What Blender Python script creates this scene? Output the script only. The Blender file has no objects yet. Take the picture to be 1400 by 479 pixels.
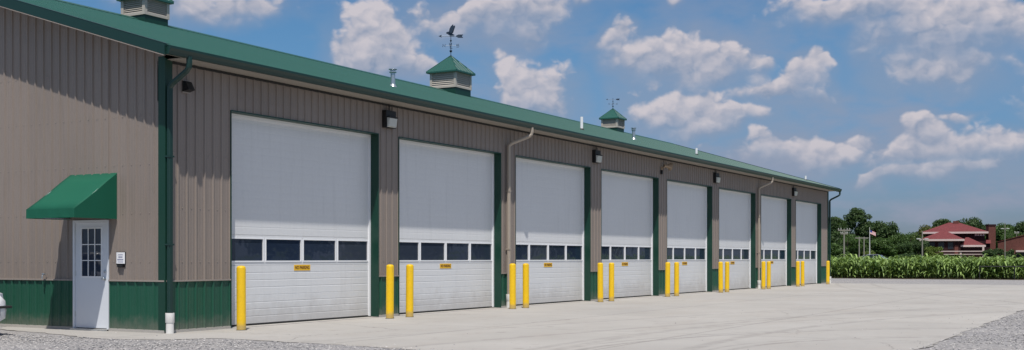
import bpy, bmesh, math, random
import numpy as np
from mathutils import Vector, Matrix
random.seed(7); rng = np.random.default_rng(7)
R = math.radians
sc = bpy.context.scene
C = sc.collection

# ------------------------------------------------------------------ camera
HF = (0.8738995, 0.4861066)                     # heading of the view on the ground
CAM = (-15.533, -15.855, 1.37)
cd = bpy.data.cameras.new('camera'); cam = bpy.data.objects.new('camera', cd); C.objects.link(cam)
cam.location = CAM
cam.rotation_euler = (R(90), 0, math.atan2(HF[1], HF[0]) - R(90))
cd.sensor_width = 36; cd.lens = 1600/1400*36; cd.shift_y = 113.5/1400
cd.clip_start = 0.1; cd.clip_end = 6000
sc.camera = cam

# ------------------------------------------------------------------ sun, sky, exposure
SUN = Vector((-1.0, -0.68, 2.4)).normalized()
elev = math.asin(SUN.z); 
sd = bpy.data.lights.new('sun', 'SUN'); sd.energy = 4.5; sd.angle = R(0.6); sd.color = (1.0, 0.95, 0.88)
sun = bpy.data.objects.new('sun', sd); C.objects.link(sun)
sun.rotation_euler = SUN.to_track_quat('Z', 'Y').to_euler()
sc.view_settings.view_transform = 'Standard'; sc.view_settings.look = 'None'
sc.view_settings.exposure = 0.0; sc.view_settings.gamma = 1.0

class N:
    """small helper to write node trees"""
    def __init__(s, nt): s.nt = nt
    def n(s, t, **kw):
        x = s.nt.nodes.new(t)
        for k, v in kw.items(): setattr(x, k, v)
        return x
    def put(s, sock, v):
        if hasattr(v, 'is_output') or isinstance(v, bpy.types.NodeSocket): s.nt.links.new(v, sock)
        elif v is not None: sock.default_value = v
    def m(s, op, a, b=None, c=None, clamp=False):
        x = s.n('ShaderNodeMath', operation=op); x.use_clamp = clamp
        for i, v in enumerate((a, b, c)): s.put(x.inputs[i], v)
        return x.outputs[0]
    def v(s, op, a, b=None, c=None):
        x = s.n('ShaderNodeVectorMath', operation=op)
        s.put(x.inputs[0], a); s.put(x.inputs[1], b)
        if op == 'SCALE': s.put(x.inputs['Scale'], c)
        return x.outputs['Value'] if op in ('LENGTH', 'DOT_PRODUCT') else x.outputs[0]
    def mix(s, f, a, b, bt='MIX'):
        x = s.n('ShaderNodeMix', data_type='RGBA', blend_type=bt)
        s.put(x.inputs['Factor'], f); s.put(x.inputs['A'], a); s.put(x.inputs['B'], b)
        return x.outputs['Result']
    def noise(s, vec, scale, detail=4, rough=.55, dist=0, dim='3D'):
        x = s.n('ShaderNodeTexNoise', noise_dimensions=dim); s.put(x.inputs['Vector'], vec)
        x.inputs['Scale'].default_value = scale; x.inputs['Detail'].default_value = detail
        x.inputs['Roughness'].default_value = rough; x.inputs['Distortion'].default_value = dist
        return x.outputs['Fac']
    def sm(s, v, a, b, c=0., d=1.):
        x = s.n('ShaderNodeMapRange', interpolation_type='SMOOTHSTEP'); s.put(x.inputs[0], v)
        for i, q in zip((1, 2, 3, 4), (a, b, c, d)): x.inputs[i].default_value = q
        return x.outputs[0]

def pix(px, py):
    r = (px-700)/1600; u = (353-py)/1600
    x = HF[0] + HF[1]*r; y = HF[1] - HF[0]*r
    return math.atan2(y, x), math.atan2(u, math.hypot(x, y))

w = bpy.data.worlds.new('World'); sc.world = w; w.use_nodes = True
nt = w.node_tree; nt.nodes.clear(); k = N(nt)
sky = k.n('ShaderNodeTexSky', sky_type='NISHITA'); sky.sun_disc = False
sky.sun_elevation = elev; sky.sun_rotation = math.atan2(SUN.x, SUN.y)
sky.altitude = 150; sky.air_density = 1.0; sky.dust_density = 0.7; sky.ozone_density = 1.6
dirv = k.n('ShaderNodeTexCoord').outputs['Generated']
sep = k.n('ShaderNodeSeparateXYZ'); k.put(sep.inputs[0], dirv)
az = k.m('ARCTAN2', sep.outputs[1], sep.outputs[0])
el = k.m('ARCSINE', sep.outputs[2])
cmb = k.n('ShaderNodeCombineXYZ'); k.put(cmb.inputs[0], az); k.put(cmb.inputs[1], el)
P = cmb.outputs[0]
# cumulus field: (x, y, half width, half height, weight) of every cloud group in degrees of the sky, measured from the place
clouds = [(275,14,115,26,.8),(190,-8,110,22,.8),(520,66,44,42,1.15),(505,92,40,24,.9),(655,28,115,36,.80),(575,92,42,34,.55),(700,10,80,24,.8),
 (728,122,46,34,1.05),(760,140,22,18,.8),(842,66,30,20,.62),(938,80,82,27,1.0),(965,100,60,16,.7),(925,150,50,36,.95),(985,168,68,20,.8),
 (1062,122,66,20,.85),(1100,98,28,20,1.05),(1036,76,18,16,.5),(1180,18,95,26,1.0),(1330,38,120,36,1.05),(1300,92,110,26,.62),
 (1085,214,70,22,.9),(1130,203,42,20,.85),(1255,180,34,24,.95),(1320,208,70,30,.85),(1378,206,40,24,.95),(1240,215,60,26,.6),(1195,244,22,12,.7),(1306,160,30,14,.5),
 (1290,245,130,18,.6),(930,202,46,12,.7),(800,8,40,14,.45),(925,6,26,9,.5),(60,-60,120,30,.9),(400,-90,160,40,.9),(900,-110,180,40,.9),(1550,120,110,40,1.),(1600,230,120,30,.8),(-120,60,120,50,1.)]
wl_ = k.n('ShaderNodeTexNoise', noise_dimensions='2D'); k.put(wl_.inputs['Vector'], P); wl_.inputs['Scale'].default_value = 16; wl_.inputs['Detail'].default_value = 3
PW = k.v('ADD', P, k.v('SCALE', k.v('SUBTRACT', wl_.outputs['Color'], (.5, .5, .5)), None, .050))   # break the outlines up
mask = None; sw = None; swh = None
for (cx, cy, rx, ry, amp) in clouds:
    a, e = pix(cx, cy)
    d = k.v('MULTIPLY', k.v('SUBTRACT', PW, (a, e, 0)), (1600/rx, 1600/ry, 0))
    L = k.v('LENGTH', d)
    q = k.m('MULTIPLY_ADD', L, -.80, .80*amp+.12)        # 0 at the rim
    dy = k.n('ShaderNodeSeparateXYZ'); k.put(dy.inputs[0], d)
    wq = k.m('MAXIMUM', k.m('ADD', q, .6), .002); wq = k.m('MULTIPLY', wq, k.m('MULTIPLY', wq, wq))
    wh = k.m('MULTIPLY', wq, dy.outputs[1])
    if mask is None: mask, sw, swh = q, wq, wh
    else:
        mm_ = k.n('ShaderNodeMath', operation='SMOOTH_MAX'); k.put(mm_.inputs[0], mask); k.put(mm_.inputs[1], q); mm_.inputs[2].default_value = .25
        mask = mm_.outputs[0]; sw = k.m('ADD', sw, wq); swh = k.m('ADD', swh, wh)
hh = k.m('DIVIDE', swh, sw)
# open sky away from the picture: free cumulus
free = k.m('MULTIPLY', k.sm(k.noise(dirv, 3.2, 3, .5), .5, .62, -.35, .35), k.sm(el, .24, .34))
mask = k.m('MAXIMUM', mask, k.m('SUBTRACT', free, k.sm(el, .24, .34, .8, 0.)))
def relief(v):
    a_ = k.noise(v, 15, 6, .54, dim='2D')
    vo = k.n('ShaderNodeTexVoronoi', feature='F1', voronoi_dimensions='2D'); k.put(vo.inputs['Vector'], k.v('ADD', v, k.v('SCALE', wob, None, .016)))
    vo.inputs['Scale'].default_value = 44; vo.inputs['Detail'].default_value = 2.; vo.inputs['Roughness'].default_value = .42
    return k.m('MULTIPLY_ADD', vo.outputs['Distance'], -.36, k.m('MULTIPLY', a_, .90))
vs = k.v('MULTIPLY', P, (1, 1.3, 1))
wn_ = k.n('ShaderNodeTexNoise', noise_dimensions='2D'); k.put(wn_.inputs['Vector'], vs); wn_.inputs['Scale'].default_value = 60; wn_.inputs['Detail'].default_value = 2
wob = wn_.outputs['Color']
r0 = relief(vs)
r1 = relief(k.v('ADD', vs, (.0030, .0065, 0)))      # the same field a little nearer the sun
dens = k.m('ADD', mask, k.m('MULTIPLY', k.m('SUBTRACT', r0, .18), 1.15))
hh = k.m('MINIMUM', k.m('MAXIMUM', hh, -1.2), 1.2)
edge = k.m('MULTIPLY_ADD', k.sm(hh, -.9, .5), -.50, .80)          # crisp tops, ragged soft undersides
ramp = k.m('DIVIDE', k.m('ADD', dens, .10), edge, clamp=True)
ramp = k.m('MULTIPLY', k.m('MULTIPLY', ramp, ramp), k.m('SUBTRACT', 3., k.m('MULTIPLY', ramp, 2.)))
alpha = k.m('MULTIPLY', ramp, k.sm(hh, -1.0, .35, .22, 1.))
soft = k.noise(vs, 9, 4, .55, dim='2D')
halo = k.m('MULTIPLY', k.sm(k.m('ADD', mask, k.m('MULTIPLY', k.m('SUBTRACT', soft, .5), 1.6)), -.75, .35), .50)
slope = k.m('MULTIPLY', k.m('SUBTRACT', r0, r1), 2.0)    # > 0 where the cloud turns to the sun
lit = k.m('ADD', k.m('MULTIPLY_ADD', hh, .48, .50), slope, clamp=True)
ccol = k.mix(lit, (3.0, 3.7, 5.1, 1), (7.3, 6.8, 7.2, 1))
tint = k.mix(1.0, sky.outputs[0], k.mix(k.sm(el, 0., .20), (.43, .53, .82, 1), (.52, .82, 1.04, 1)), 'MULTIPLY')
veil = k.m('MULTIPLY', k.sm(k.noise(k.v('MULTIPLY', P, (1, 2.6, 1)), 7, 5, .6, dim='2D'), .42, .70), k.sm(el, .0, .25, .75, .30))
tint = k.mix(veil, tint, (3.6, 3.9, 5.1, 1))
tint = k.mix(halo, tint, (3.3, 3.8, 5.0, 1))
haze_f = k.sm(el, .0, .12, .35, 1.)
skyc = k.mix(k.m('MULTIPLY', k.m('MULTIPLY', alpha, .92), haze_f), tint, ccol)
bg = k.n('ShaderNodeBackground'); k.put(bg.inputs[0], skyc); bg.inputs[1].default_value = 0.085
out = k.n('ShaderNodeOutputWorld'); k.nt.links.new(bg.outputs[0], out.inputs[0])

# ------------------------------------------------------------------ materials
def mat(name, col, rough=.6, metal=0., spec=.5, var=.12, vscale=1.5, fine=0., fscale=40., bump=0., bscale=60., coat=0., streak=0.):
    m = bpy.data.materials.new(name); m.use_nodes = True
    t = m.node_tree; b = t.nodes['Principled BSDF']; k = N(t)
    co = k.n('ShaderNodeTexCoord').outputs['Object']
    c = (*col, 1)
    o = c
    if var:
        n1 = k.noise(co, vscale, 5, .6)
        o = k.mix(n1, tuple(x*(1-var) for x in col)+(1,), tuple(min(1, x*(1+var)) for x in col)+(1,))
    if fine:
        n2 = k.noise(co, fscale, 3, .6)
        o = k.mix(k.sm(n2, .35, .65), k.mix(1., o, (1-fine,)*3+(1,), 'MULTIPLY'), o)
    if streak:
        n3 = k.noise(k.v('MULTIPLY', co, (5, 5, .35)), 1.6, 5, .65)
        o = k.mix(k.sm(n3, .5, .75, 0, streak), o, tuple(x*.55 for x in col)+(1,))
    k.put(b.inputs['Base Color'], o)
    b.inputs['Roughness'].default_value = rough; b.inputs['Metallic'].default_value = metal
    b.inputs['Specular IOR Level'].default_value = spec
    if coat: b.inputs['Coat Weight'].default_value = coat
    if bump:
        bn = k.n('ShaderNodeBump'); bn.inputs['Strength'].default_value = 1; bn.inputs['Distance'].default_value = bump
        k.put(bn.inputs['Height'], k.noise(co, bscale, 3, .6)); k.put(b.inputs['Normal'], bn.outputs[0])
    return m

M = {}
M['tan'] = mat('tan_steel_panel', (.258, .216, .188), .45, 0, .45, .07, .7, .05, 30, .0004, 12, streak=.25)
M['green'] = mat('green_steel_panel', (.014, .085, .052), .42, 0, .45, .12, .9, .06, 30, .0004, 12, streak=.2)
M['roofgreen'] = mat('green_roof_steel', (.018, .092, .072), .42, 0, .5, .10, .5, .06, 20, streak=.0)
M['trimgreen'] = mat('dark_green_trim', (.005, .042, .027), .45, 0, .45, .12, 1.2)
M['gutter'] = mat('green_gutter_metal', (.007, .034, .028), .42, 0, .45, .12, 1.2)
M['tantrim'] = mat('tan_trim', (.30, .26, .23), .5, 0, .4, .06)
M['soffit'] = mat('pale_soffit', (.34, .31, .27), .6, 0, .3, .06)
M['white'] = mat('white_door_steel', (.72, .73, .74), .5, 0, .4, .055, .6, .03, 14, .0012, 2.2, streak=.16)
M['whitetrim'] = mat('white_trim', (.80, .81, .83), .5, 0, .4, .03)
M['glass'] = mat('dark_window_glass', (.016, .028, .055), .03, 0, .6, .35, .8, bump=.006, bscale=1.3)
M['entry'] = mat('entry_door_paint', (.66, .69, .74), .4, 0, .45, .03)
M['black'] = mat('black_housing', (.012, .012, .013), .5, 0, .4, .2)
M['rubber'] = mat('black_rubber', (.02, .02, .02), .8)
M['lens'] = mat('frosted_lamp_lens', (.50, .52, .50), .25, 0, .6, .1, 12)
M['yellow'] = mat('yellow_bollard_sleeve', (.80, .50, .004), .42, 0, .45, .06, 3, .06, 14, streak=.10)
def worn_yellow():
    m = M['yellow']; t = m.node_tree; b = t.nodes['Principled BSDF']; k = N(t); src = b.inputs['Base Color'].links[0].from_socket
    oi = k.n('ShaderNodeObjectInfo'); co = k.v('ADD', k.n('ShaderNodeTexCoord').outputs['Object'], k.v('SCALE', (7, 3, 5), None, oi.outputs['Random'])); sp = k.n('ShaderNodeSeparateXYZ'); k.put(sp.inputs[0], k.n('ShaderNodeTexCoord').outputs['Object'])
    c = k.mix(k.sm(k.noise(k.v('MULTIPLY', co, (1, 1, .4)), 9, 5, .7), .62, .70, 0, .35), src, (.34, .24, .06, 1))
    c = k.mix(k.m('MULTIPLY', k.sm(k.m('MULTIPLY_ADD', k.noise(co, 12, 4, .7), -.16, sp.outputs[2]), -.02, .10, 1, 0), .6), c, (.26, .22, .16, 1))
    c = k.mix(k.m('MULTIPLY', oi.outputs['Random'], .14), c, (.62, .42, .06, 1)); k.put(b.inputs['Base Color'], c)
worn_yellow()
M['signyellow'] = mat('yellow_sign_plate', (.85, .50, .03), .5, 0, .4, .05)
M['signink'] = mat('dark_red_lettering', (.10, .03, .01), .6)
M['signwhite'] = mat('white_sign_plate', (.80, .80, .82), .4)
M['signgrey'] = mat('grey_blue_lettering', (.16, .18, .30), .6)
M['pvc'] = mat('white_pvc', (.72, .71, .68), .45, 0, .4, .1, 5)
M['galv'] = mat('galvanised_steel', (.55, .58, .60), .32, .8, .5, .2, 8)
M['steel'] = mat('blackened_weathervane_metal', (.05, .07, .10), .35, .6, .5, .2)
M['awning'] = mat('green_awning_canvas', (.008, .105, .062), .75, 0, .25, .08, 3, .08, 90, .0015, 8)
M['beige'] = mat('beige_plastic', (.34, .25, .17), .5)
M['foundation'] = mat('foundation_concrete', (.42, .40, .37), .9, 0, .2, .12, 4, .1, 60)
M['brick'] = mat('dark_red_brick', (.036, .014, .016), .85, 0, .2, .2, .8, .25, 3)
M['brick2'] = mat('orange_red_brick', (.15, .058, .048), .85, 0, .2, .15, .8, .2, 3)
M['redroof'] = mat('red_tile_roof', (.17, .040, .042), .75, 0, .3, .14, .5, .2, 2.5)
M['palecornice'] = mat('pale_cornice', (.62, .50, .47), .6)
M['darkwin'] = mat('dark_house_glass', (.02, .022, .03), .15)
M['wood'] = mat('weathered_pole_wood', (.24, .23, .20), .85, 0, .2, .15, 3)
M['polewhite'] = mat('pale_pole_paint', (.48, .48, .47), .5)
M['fence'] = mat('dark_pipe_paint', (.018, .020, .018), .5)
M['flagred'] = mat('flag_red', (.55, .05, .06), .8); M['flagwhite'] = mat('flag_white', (.8, .8, .8), .8); M['flagblue'] = mat('flag_blue', (.03, .05, .25), .8)
M['carwhite'] = mat('white_car_paint', (.75, .76, .78), .25, 0, .5, .03, coat=.6)
M['carsilver'] = mat('silver_car_paint', (.45, .50, .56), .25, .4, .5, .03, coat=.6)
M['carglass'] = mat('car_glass', (.015, .02, .025), .04)
M['tyre'] = mat('tyre_rubber', (.02, .02, .02), .85)
M['headlamp'] = mat('clear_headlamp', (.55, .58, .62), .08, .3, .6)
M['bark'] = mat('tree_bark', (.11, .085, .065), .9, 0, .2, .2, 3)

def vary(key, f):
    m = M[key]; t = m.node_tree; b = t.nodes['Principled BSDF']; k = N(t); src = b.inputs['Base Color'].links[0].from_socket
    co = k.n('ShaderNodeTexCoord').outputs['Object']; sp = k.n('ShaderNodeSeparateXYZ'); k.put(sp.inputs[0], co)
    k.put(b.inputs['Base Color'], f(k, src, k.n('ShaderNodeObjectInfo').outputs['Random'], co, sp.outputs[2]))
vary('white', lambda k, c, r, co, z: k.mix(k.m('MULTIPLY', k.sm(k.m('MULTIPLY_ADD', k.noise(co, 2.5, 5, .7), -.9, z), -.45, .25, 1, 0), .45),
     k.mix(k.m('MULTIPLY', r, .28), c, (.56, .57, .57, 1)), (.33, .30, .27, 1)))
vary('glass', lambda k, c, r, co, z: k.mix(k.m('MULTIPLY', r, .8), c, (.045, .055, .075, 1)))
for _k in ('green', 'tan'):
    vary(_k, lambda k, c, r, co, z: k.mix(k.m('MULTIPLY', k.sm(k.m('MULTIPLY_ADD', k.noise(co, 5, 5, .7), -.45, z), -.20, .12, 1, 0), .45), c, (.20, .18, .155, 1)))
# sheets of siding differ a little (each about 0.9 m wide)
def sheets(k, c, r, co, z):
    sx = k.n('ShaderNodeSeparateXYZ'); k.put(sx.inputs[0], co)
    w_ = k.n('ShaderNodeTexWhiteNoise', noise_dimensions='1D'); k.put(w_.inputs['W'], k.m('FLOOR', k.m('DIVIDE', k.m('ADD', sx.outputs[0], k.m('MULTIPLY', sx.outputs[1], 1.)), .9144)))
    return k.mix(k.m('MULTIPLY', w_.outputs['Value'], .14), c, (.12, .105, .095, 1))
vary('tan', sheets)
def leafmat(name, a, b, tr=.25):
    m = bpy.data.materials.new(name); m.use_nodes = True
    t = m.node_tree; p = t.nodes['Principled BSDF']; k = N(t)
    co = k.n('ShaderNodeTexCoord').outputs['Object']
    g = k.n('ShaderNodeNewGeometry')
    f = k.m('MULTIPLY_ADD', g.outputs['Random Per Island'], .6, k.m('MULTIPLY', k.noise(co, .45, 3, .6), .55))
    k.put(p.inputs['Base Color'], k.mix(k.sm(f, .1, .95), (*a, 1), (*b, 1)))
    p.inputs['Roughness'].default_value = .55; p.inputs['Specular IOR Level'].default_value = .3
    p.inputs['Subsurface Weight'].default_value = 0
    tl = k.n('ShaderNodeBsdfTranslucent'); k.put(tl.inputs[0], (b[0]*1.1, b[1]*1.2, b[2]*.6, 1))
    mx = k.n('ShaderNodeMixShader'); mx.inputs[0].default_value = tr
    t.links.new(p.outputs[0], mx.inputs[1]); t.links.new(tl.outputs[0], mx.inputs[2])
    t.links.new(mx.outputs[0], t.nodes['Material Output'].inputs[0])
    return m
M['leaf_dark'] = leafmat('dark_green_leaves', (.022, .048, .018), (.078, .13, .042))
M['leaf_mid'] = leafmat('mid_green_leaves', (.032, .068, .020), (.10, .17, .045))
M['leaf_olive'] = leafmat('olive_leaves', (.055, .065, .018), (.13, .14, .038))
M['leaf_bush'] = leafmat('yellow_green_leaves', (.07, .11, .02), (.17, .23, .05))
M['corn'] = leafmat('maize_leaves', (.018, .055, .008), (.30, .42, .13), .15)
M['grassm'] = leafmat('rough_grass_blades', (.04, .07, .015), (.10, .14, .04))

# ground materials
def ground_mats():
    # gravel
    m = bpy.data.materials.new('grey_gravel'); m.use_nodes = True
    t = m.node_tree; b = t.nodes['Principled BSDF']; k = N(t)
    co = k.n('ShaderNodeTexCoord').outputs['Object']
    v = k.n('ShaderNodeTexVoronoi', feature='F1'); k.put(v.inputs['Vector'], co); v.inputs['Scale'].default_value = 26
    v2 = k.n('ShaderNodeTexVoronoi', feature='F1'); k.put(v2.inputs['Vector'], co); v2.inputs['Scale'].default_value = 9
    s = k.n('ShaderNodeSeparateColor'); k.put(s.inputs[0], v.outputs['Color'])
    s2 = k.n('ShaderNodeSeparateColor'); k.put(s2.inputs[0], v2.outputs['Color'])
    base = k.mix(s.outputs[0], (.13, .13, .14, 1), (.47, .45, .44, 1))
    base = k.mix(k.m('MULTIPLY', s2.outputs[1], .35), base, (.26, .25, .25, 1))
    base = k.mix(k.sm(k.noise(co, .35, 5, .6), .35, .7, 0, .45), base, (.36, .34, .32, 1))
    base = k.mix(k.sm(k.noise(co, 1.6, 5, .7), .45, .7, 0, .35), base, (.20, .20, .21, 1))
    k.put(b.inputs['Base Color'], base); b.inputs['Roughness'].default_value = .92; b.inputs['Specular IOR Level'].default_value = .15
    bn = k.n('ShaderNodeBump'); bn.inputs['Strength'].default_value = 1; bn.inputs['Distance'].default_value = .018
    h = k.m('MULTIPLY_ADD', v.outputs['Distance'], -1.0, k.m('MULTIPLY', k.noise(co, 4, 4, .6), 1.2))
    k.put(bn.inputs['Height'], h); k.put(b.inputs['Normal'], bn.outputs[0])
    M['gravel'] = m
    # concrete apron
    m = bpy.data.materials.new('worn_concrete'); m.use_nodes = True
    t = m.node_tree; b = t.nodes['Principled BSDF']; k = N(t)
    co = k.n('ShaderNodeTexCoord').outputs['Object']
    sp = k.n('ShaderNodeSeparateXYZ'); k.put(sp.inputs[0], co)
    c = k.mix(k.noise(co, .28, 6, .62), (.285, .27, .25, 1), (.50, .48, .45, 1))
    c = k.mix(k.sm(k.noise(co, 14, 4, .7), .40, .7, 0, .22), c, (.36, .33, .30, 1))
    c = k.mix(k.sm(k.noise(k.v('MULTIPLY', co, (.5, 2.2, 1)), .55, 6, .68), .48, .72, 0, .50), c, (.37, .335, .30, 1))   # drawn-out dirt
    c = k.mix(k.sm(k.noise(co, 1.7, 5, .7), .56, .68, 0, .38), c, (.28, .25, .23, 1))     # stains
    # slab to slab tone
    ix = k.m('FLOOR', k.m('DIVIDE', k.m('SUBTRACT', sp.outputs[0], -1.16), 5.72)); iy = k.m('FLOOR', k.m('DIVIDE', sp.outputs[1], 4.22))
    wn = k.n('ShaderNodeTexWhiteNoise', noise_dimensions='2D'); cb = k.n('ShaderNodeCombineXYZ')
    k.put(cb.inputs[0], ix); k.put(cb.inputs[1], iy); k.put(wn.inputs['Vector'], cb.outputs[0])
    c = k.mix(k.m('MULTIPLY', wn.outputs['Value'], .30), c, (.33, .32, .31, 1))
    # saw-cut joints
    def joint(x, per, off):
        f = k.m('FRACT', k.m('DIVIDE', k.m('SUBTRACT', x, off), per)); d = k.m('MULTIPLY', k.m('MINIMUM', f, k.m('SUBTRACT', 1, f)), per)
        return k.sm(d, .008, .030, 1, 0)
    j = k.m('MAXIMUM', joint(sp.outputs[0], 5.72, -1.16), joint(sp.outputs[1], 4.22, 0))
    c = k.mix(k.m('MULTIPLY', j, .62), c, (.17, .16, .15, 1))
    vc = k.n('ShaderNodeTexVoronoi', feature='DISTANCE_TO_EDGE'); k.put(vc.inputs['Vector'], k.v('ADD', co, k.v('SCALE', (1,1,0), None, k.noise(co, .9, 5, .7)))); vc.inputs['Scale'].default_value = .16
    crk = k.m('MULTIPLY', k.sm(vc.outputs['Distance'], .0005, .0035, 1, 0), k.sm(k.noise(co, .2, 2, .5), .5, .6, 0, .55))
    c = k.mix(crk, c, (.15, .14, .13, 1))
    vd = k.n('ShaderNodeTexVoronoi', feature='F1'); k.put(vd.inputs['Vector'], co); vd.inputs['Scale'].default_value = .9
    sdv = k.n('ShaderNodeSeparateColor'); k.put(sdv.inputs[0], vd.outputs['Color'])
    drip = k.m('MULTIPLY', k.sm(k.m('ADD', vd.outputs['Distance'], k.m('MULTIPLY', k.noise(co, 6, 3, .6), .10)), .10, .17, 1, 0), k.m('GREATER_THAN', sdv.outputs[0], .72))
    c = k.mix(k.m('MULTIPLY', drip, .35), c, (.17, .155, .14, 1))
    # tyre marks: arcs of turning wheels
    n = k.noise(co, 2.3, 4, .7); arcs = None
    for (cx, cy, r, wd, s) in [(.56,-18.2,9.95,.10,.55),(.56,-18.2,10.25,.07,.35),(1.47,-15.55,5.32,.10,.5),(1.47,-15.55,5.62,.06,.3),
                               (4,-40,30.5,.16,.35),(4,-40,32.3,.14,.30),(70,-95,95.2,.16,.30),(70,-95,97.0,.13,.28),(-20,-120,116,.16,.3),(-20,-120,118,.14,.25),(2,-30,22.5,.12,.3)]:
        d = k.v('LENGTH', k.v('SUBTRACT', co, (cx, cy, 0)))
        a = k.m('MULTIPLY', k.sm(k.m('ABSOLUTE', k.m('SUBTRACT', d, r)), wd*.35, wd*1.15, 1, 0), k.m('MULTIPLY', k.sm(n, .3, .6), s))
        arcs = a if arcs is None else k.m('MAXIMUM', arcs, a)
    c = k.mix(arcs, c, (.19, .175, .165, 1))
    k.put(b.inputs['Base Color'], c); b.inputs['Roughness'].default_value = .88; b.inputs['Specular IOR Level'].default_value = .2
    bn = k.n('ShaderNodeBump'); bn.inputs['Strength'].default_value = .6; bn.inputs['Distance'].default_value = .004
    k.put(bn.inputs['Height'], k.noise(co, 30, 4, .7)); k.put(b.inputs['Normal'], bn.outputs[0])
    M['concrete'] = m
    M['field'] = mat('field_grass', (.085, .115, .035), .95, 0, .1, .35, .08, .3, 2)
    M['soil'] = mat('field_soil', (.13, .10, .07), .95, 0, .1, .25, .5, .3, 6)
ground_mats()

# ------------------------------------------------------------------ mesh helpers
class MB:
    def __init__(s): s.v = []; s.f = []
    def add(s, vs, fs):
        o = len(s.v); s.v += [tuple(x) for x in vs]; s.f += [tuple(i+o for i in f) for f in fs]; return s
    def box(s, a, b, bev=0):
        x0, y0, z0 = a; x1, y1, z1 = b
        if bev:
            e = bev
            bm = bmesh.new(); bmesh.ops.create_cube(bm, size=1)
            bmesh.ops.scale(bm, vec=(x1-x0, y1-y0, z1-z0), verts=bm.verts)
            bmesh.ops.translate(bm, vec=((x0+x1)/2, (y0+y1)/2, (z0+z1)/2), verts=bm.verts)
            bmesh.ops.bevel(bm, geom=bm.edges[:], offset=e, segments=2, affect='EDGES', profile=.7)
            bm.verts.index_update()
            s.add([v.co[:] for v in bm.verts], [[v.index for v in f.verts] for f in bm.faces]); bm.free(); return s
        return s.add([(x0,y0,z0),(x1,y0,z0),(x1,y1,z0),(x0,y1,z0),(x0,y0,z1),(x1,y0,z1),(x1,y1,z1),(x0,y1,z1)],
                     [(0,3,2,1),(4,5,6,7),(0,1,5,4),(1,2,6,5),(2,3,7,6),(3,0,4,7)])
    def lathe(s, prof, c=(0,0,0), seg=20, axis=None):
        """prof: list of (radius, z)"""
        vs = []; fs = []
        for r, z in prof:
            for i in range(seg):
                a = 2*math.pi*i/seg; vs.append((r*math.cos(a), r*math.sin(a), z))
        for j in range(len(prof)-1):
            for i in range(seg):
                n_ = (i+1) % seg; fs.append((j*seg+i, j*seg+n_, (j+1)*seg+n_, (j+1)*seg+i))
        fs.append(tuple(range(seg))[::-1]); fs.append(tuple((len(prof)-1)*seg+i for i in range(seg)))
        Mx = axis if axis is not None else Matrix.Identity(3)
        return s.add([tuple(Mx @ Vector(v) + Vector(c)) for v in vs], fs)
    def tube(s, pts, rad, seg=8, rect=None):
        """sweep a round or rectangular section along pts; rad number or list"""
        pts = [Vector(p) for p in pts]; n_ = len(pts); rings = []
        if not hasattr(rad, '__len__'): rad = [rad]*n_
        for i, p in enumerate(pts):
            t = (pts[min(i+1, n_-1)] - pts[max(i-1, 0)]).normalized()
            ref = Vector((1,0,0)) if abs(t.x) < .9 else Vector((0,1,0))
            if rect: ref = Vector(rect[2])
            a = (ref - t*ref.dot(t)).normalized(); b = t.cross(a)
            ring = []
            if rect:
                w_, d_ = rect[0]/2, rect[1]/2; c_ = .25*min(w_, d_)*2
                sec = [(-w_+c_,-d_),(w_-c_,-d_),(w_,-d_+c_),(w_,d_-c_),(w_-c_,d_),(-w_+c_,d_),(-w_,d_-c_),(-w_,-d_+c_)]
            else: sec = [(rad[i]*math.cos(2*math.pi*j/seg), rad[i]*math.sin(2*math.pi*j/seg)) for j in range(seg)]
            for u, v in sec: ring.append(p + a*u + b*v)
            rings.append(ring)
        sg = len(rings[0]); vs = [tuple(v) for r in rings for v in r]; fs = []
        for j in range(n_-1):
            for i in range(sg):
                m_ = (i+1) % sg; fs.append((j*sg+i, j*sg+m_, (j+1)*sg+m_, (j+1)*sg+i))
        fs.append(tuple(range(sg))[::-1]); fs.append(tuple((n_-1)*sg+i for i in range(sg)))
        return s.add(vs, fs)
    def extr(s, prof, mapf, a, b):
        """closed 2D profile extruded from a to b, mapf(u, v, t) -> xyz"""
        n_ = len(prof)
        vs = [mapf(u, v, a) for u, v in prof] + [mapf(u, v, b) for u, v in prof]
        fs = [(i, (i+1) % n_, n_+(i+1) % n_, n_+i) for i in range(n_)] + [tuple(range(n_))[::-1], tuple(range(n_, 2*n_))]
        return s.add(vs, fs)
    def sheet(s, us, hs, mapf, v0, v1):
        """corrugated sheet; v0, v1 numbers or functions of u"""
        f0 = v0 if callable(v0) else (lambda u: v0); f1 = v1 if callable(v1) else (lambda u: v1)
        vs = [mapf(u, h, f0(u)) for u, h in zip(us, hs)] + [mapf(u, h, f1(u)) for u, h in zip(us, hs)]
        n_ = len(us)
        return s.add(vs, [(i, i+1, n_+i+1, n_+i) for i in range(n_-1)])
    def build(s, name, m, parent=None, smooth=False, loc=None):
        me = bpy.data.meshes.new(name); me.from_pydata(s.v, [], s.f); me.update()
        bm = bmesh.new(); bm.from_mesh(me); bmesh.ops.recalc_face_normals(bm, faces=bm.faces); bm.to_mesh(me); bm.free()
        me.materials.append(m)
        if smooth:
            me.polygons.foreach_set('use_smooth', [True]*len(me.polygons))
            try: me.set_sharp_from_angle(angle=R(40))
            except Exception: pass
        o = bpy.data.objects.new(name, me); C.objects.link(o)
        if parent: o.parent = parent
        if loc: o.location = loc
        return o

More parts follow.
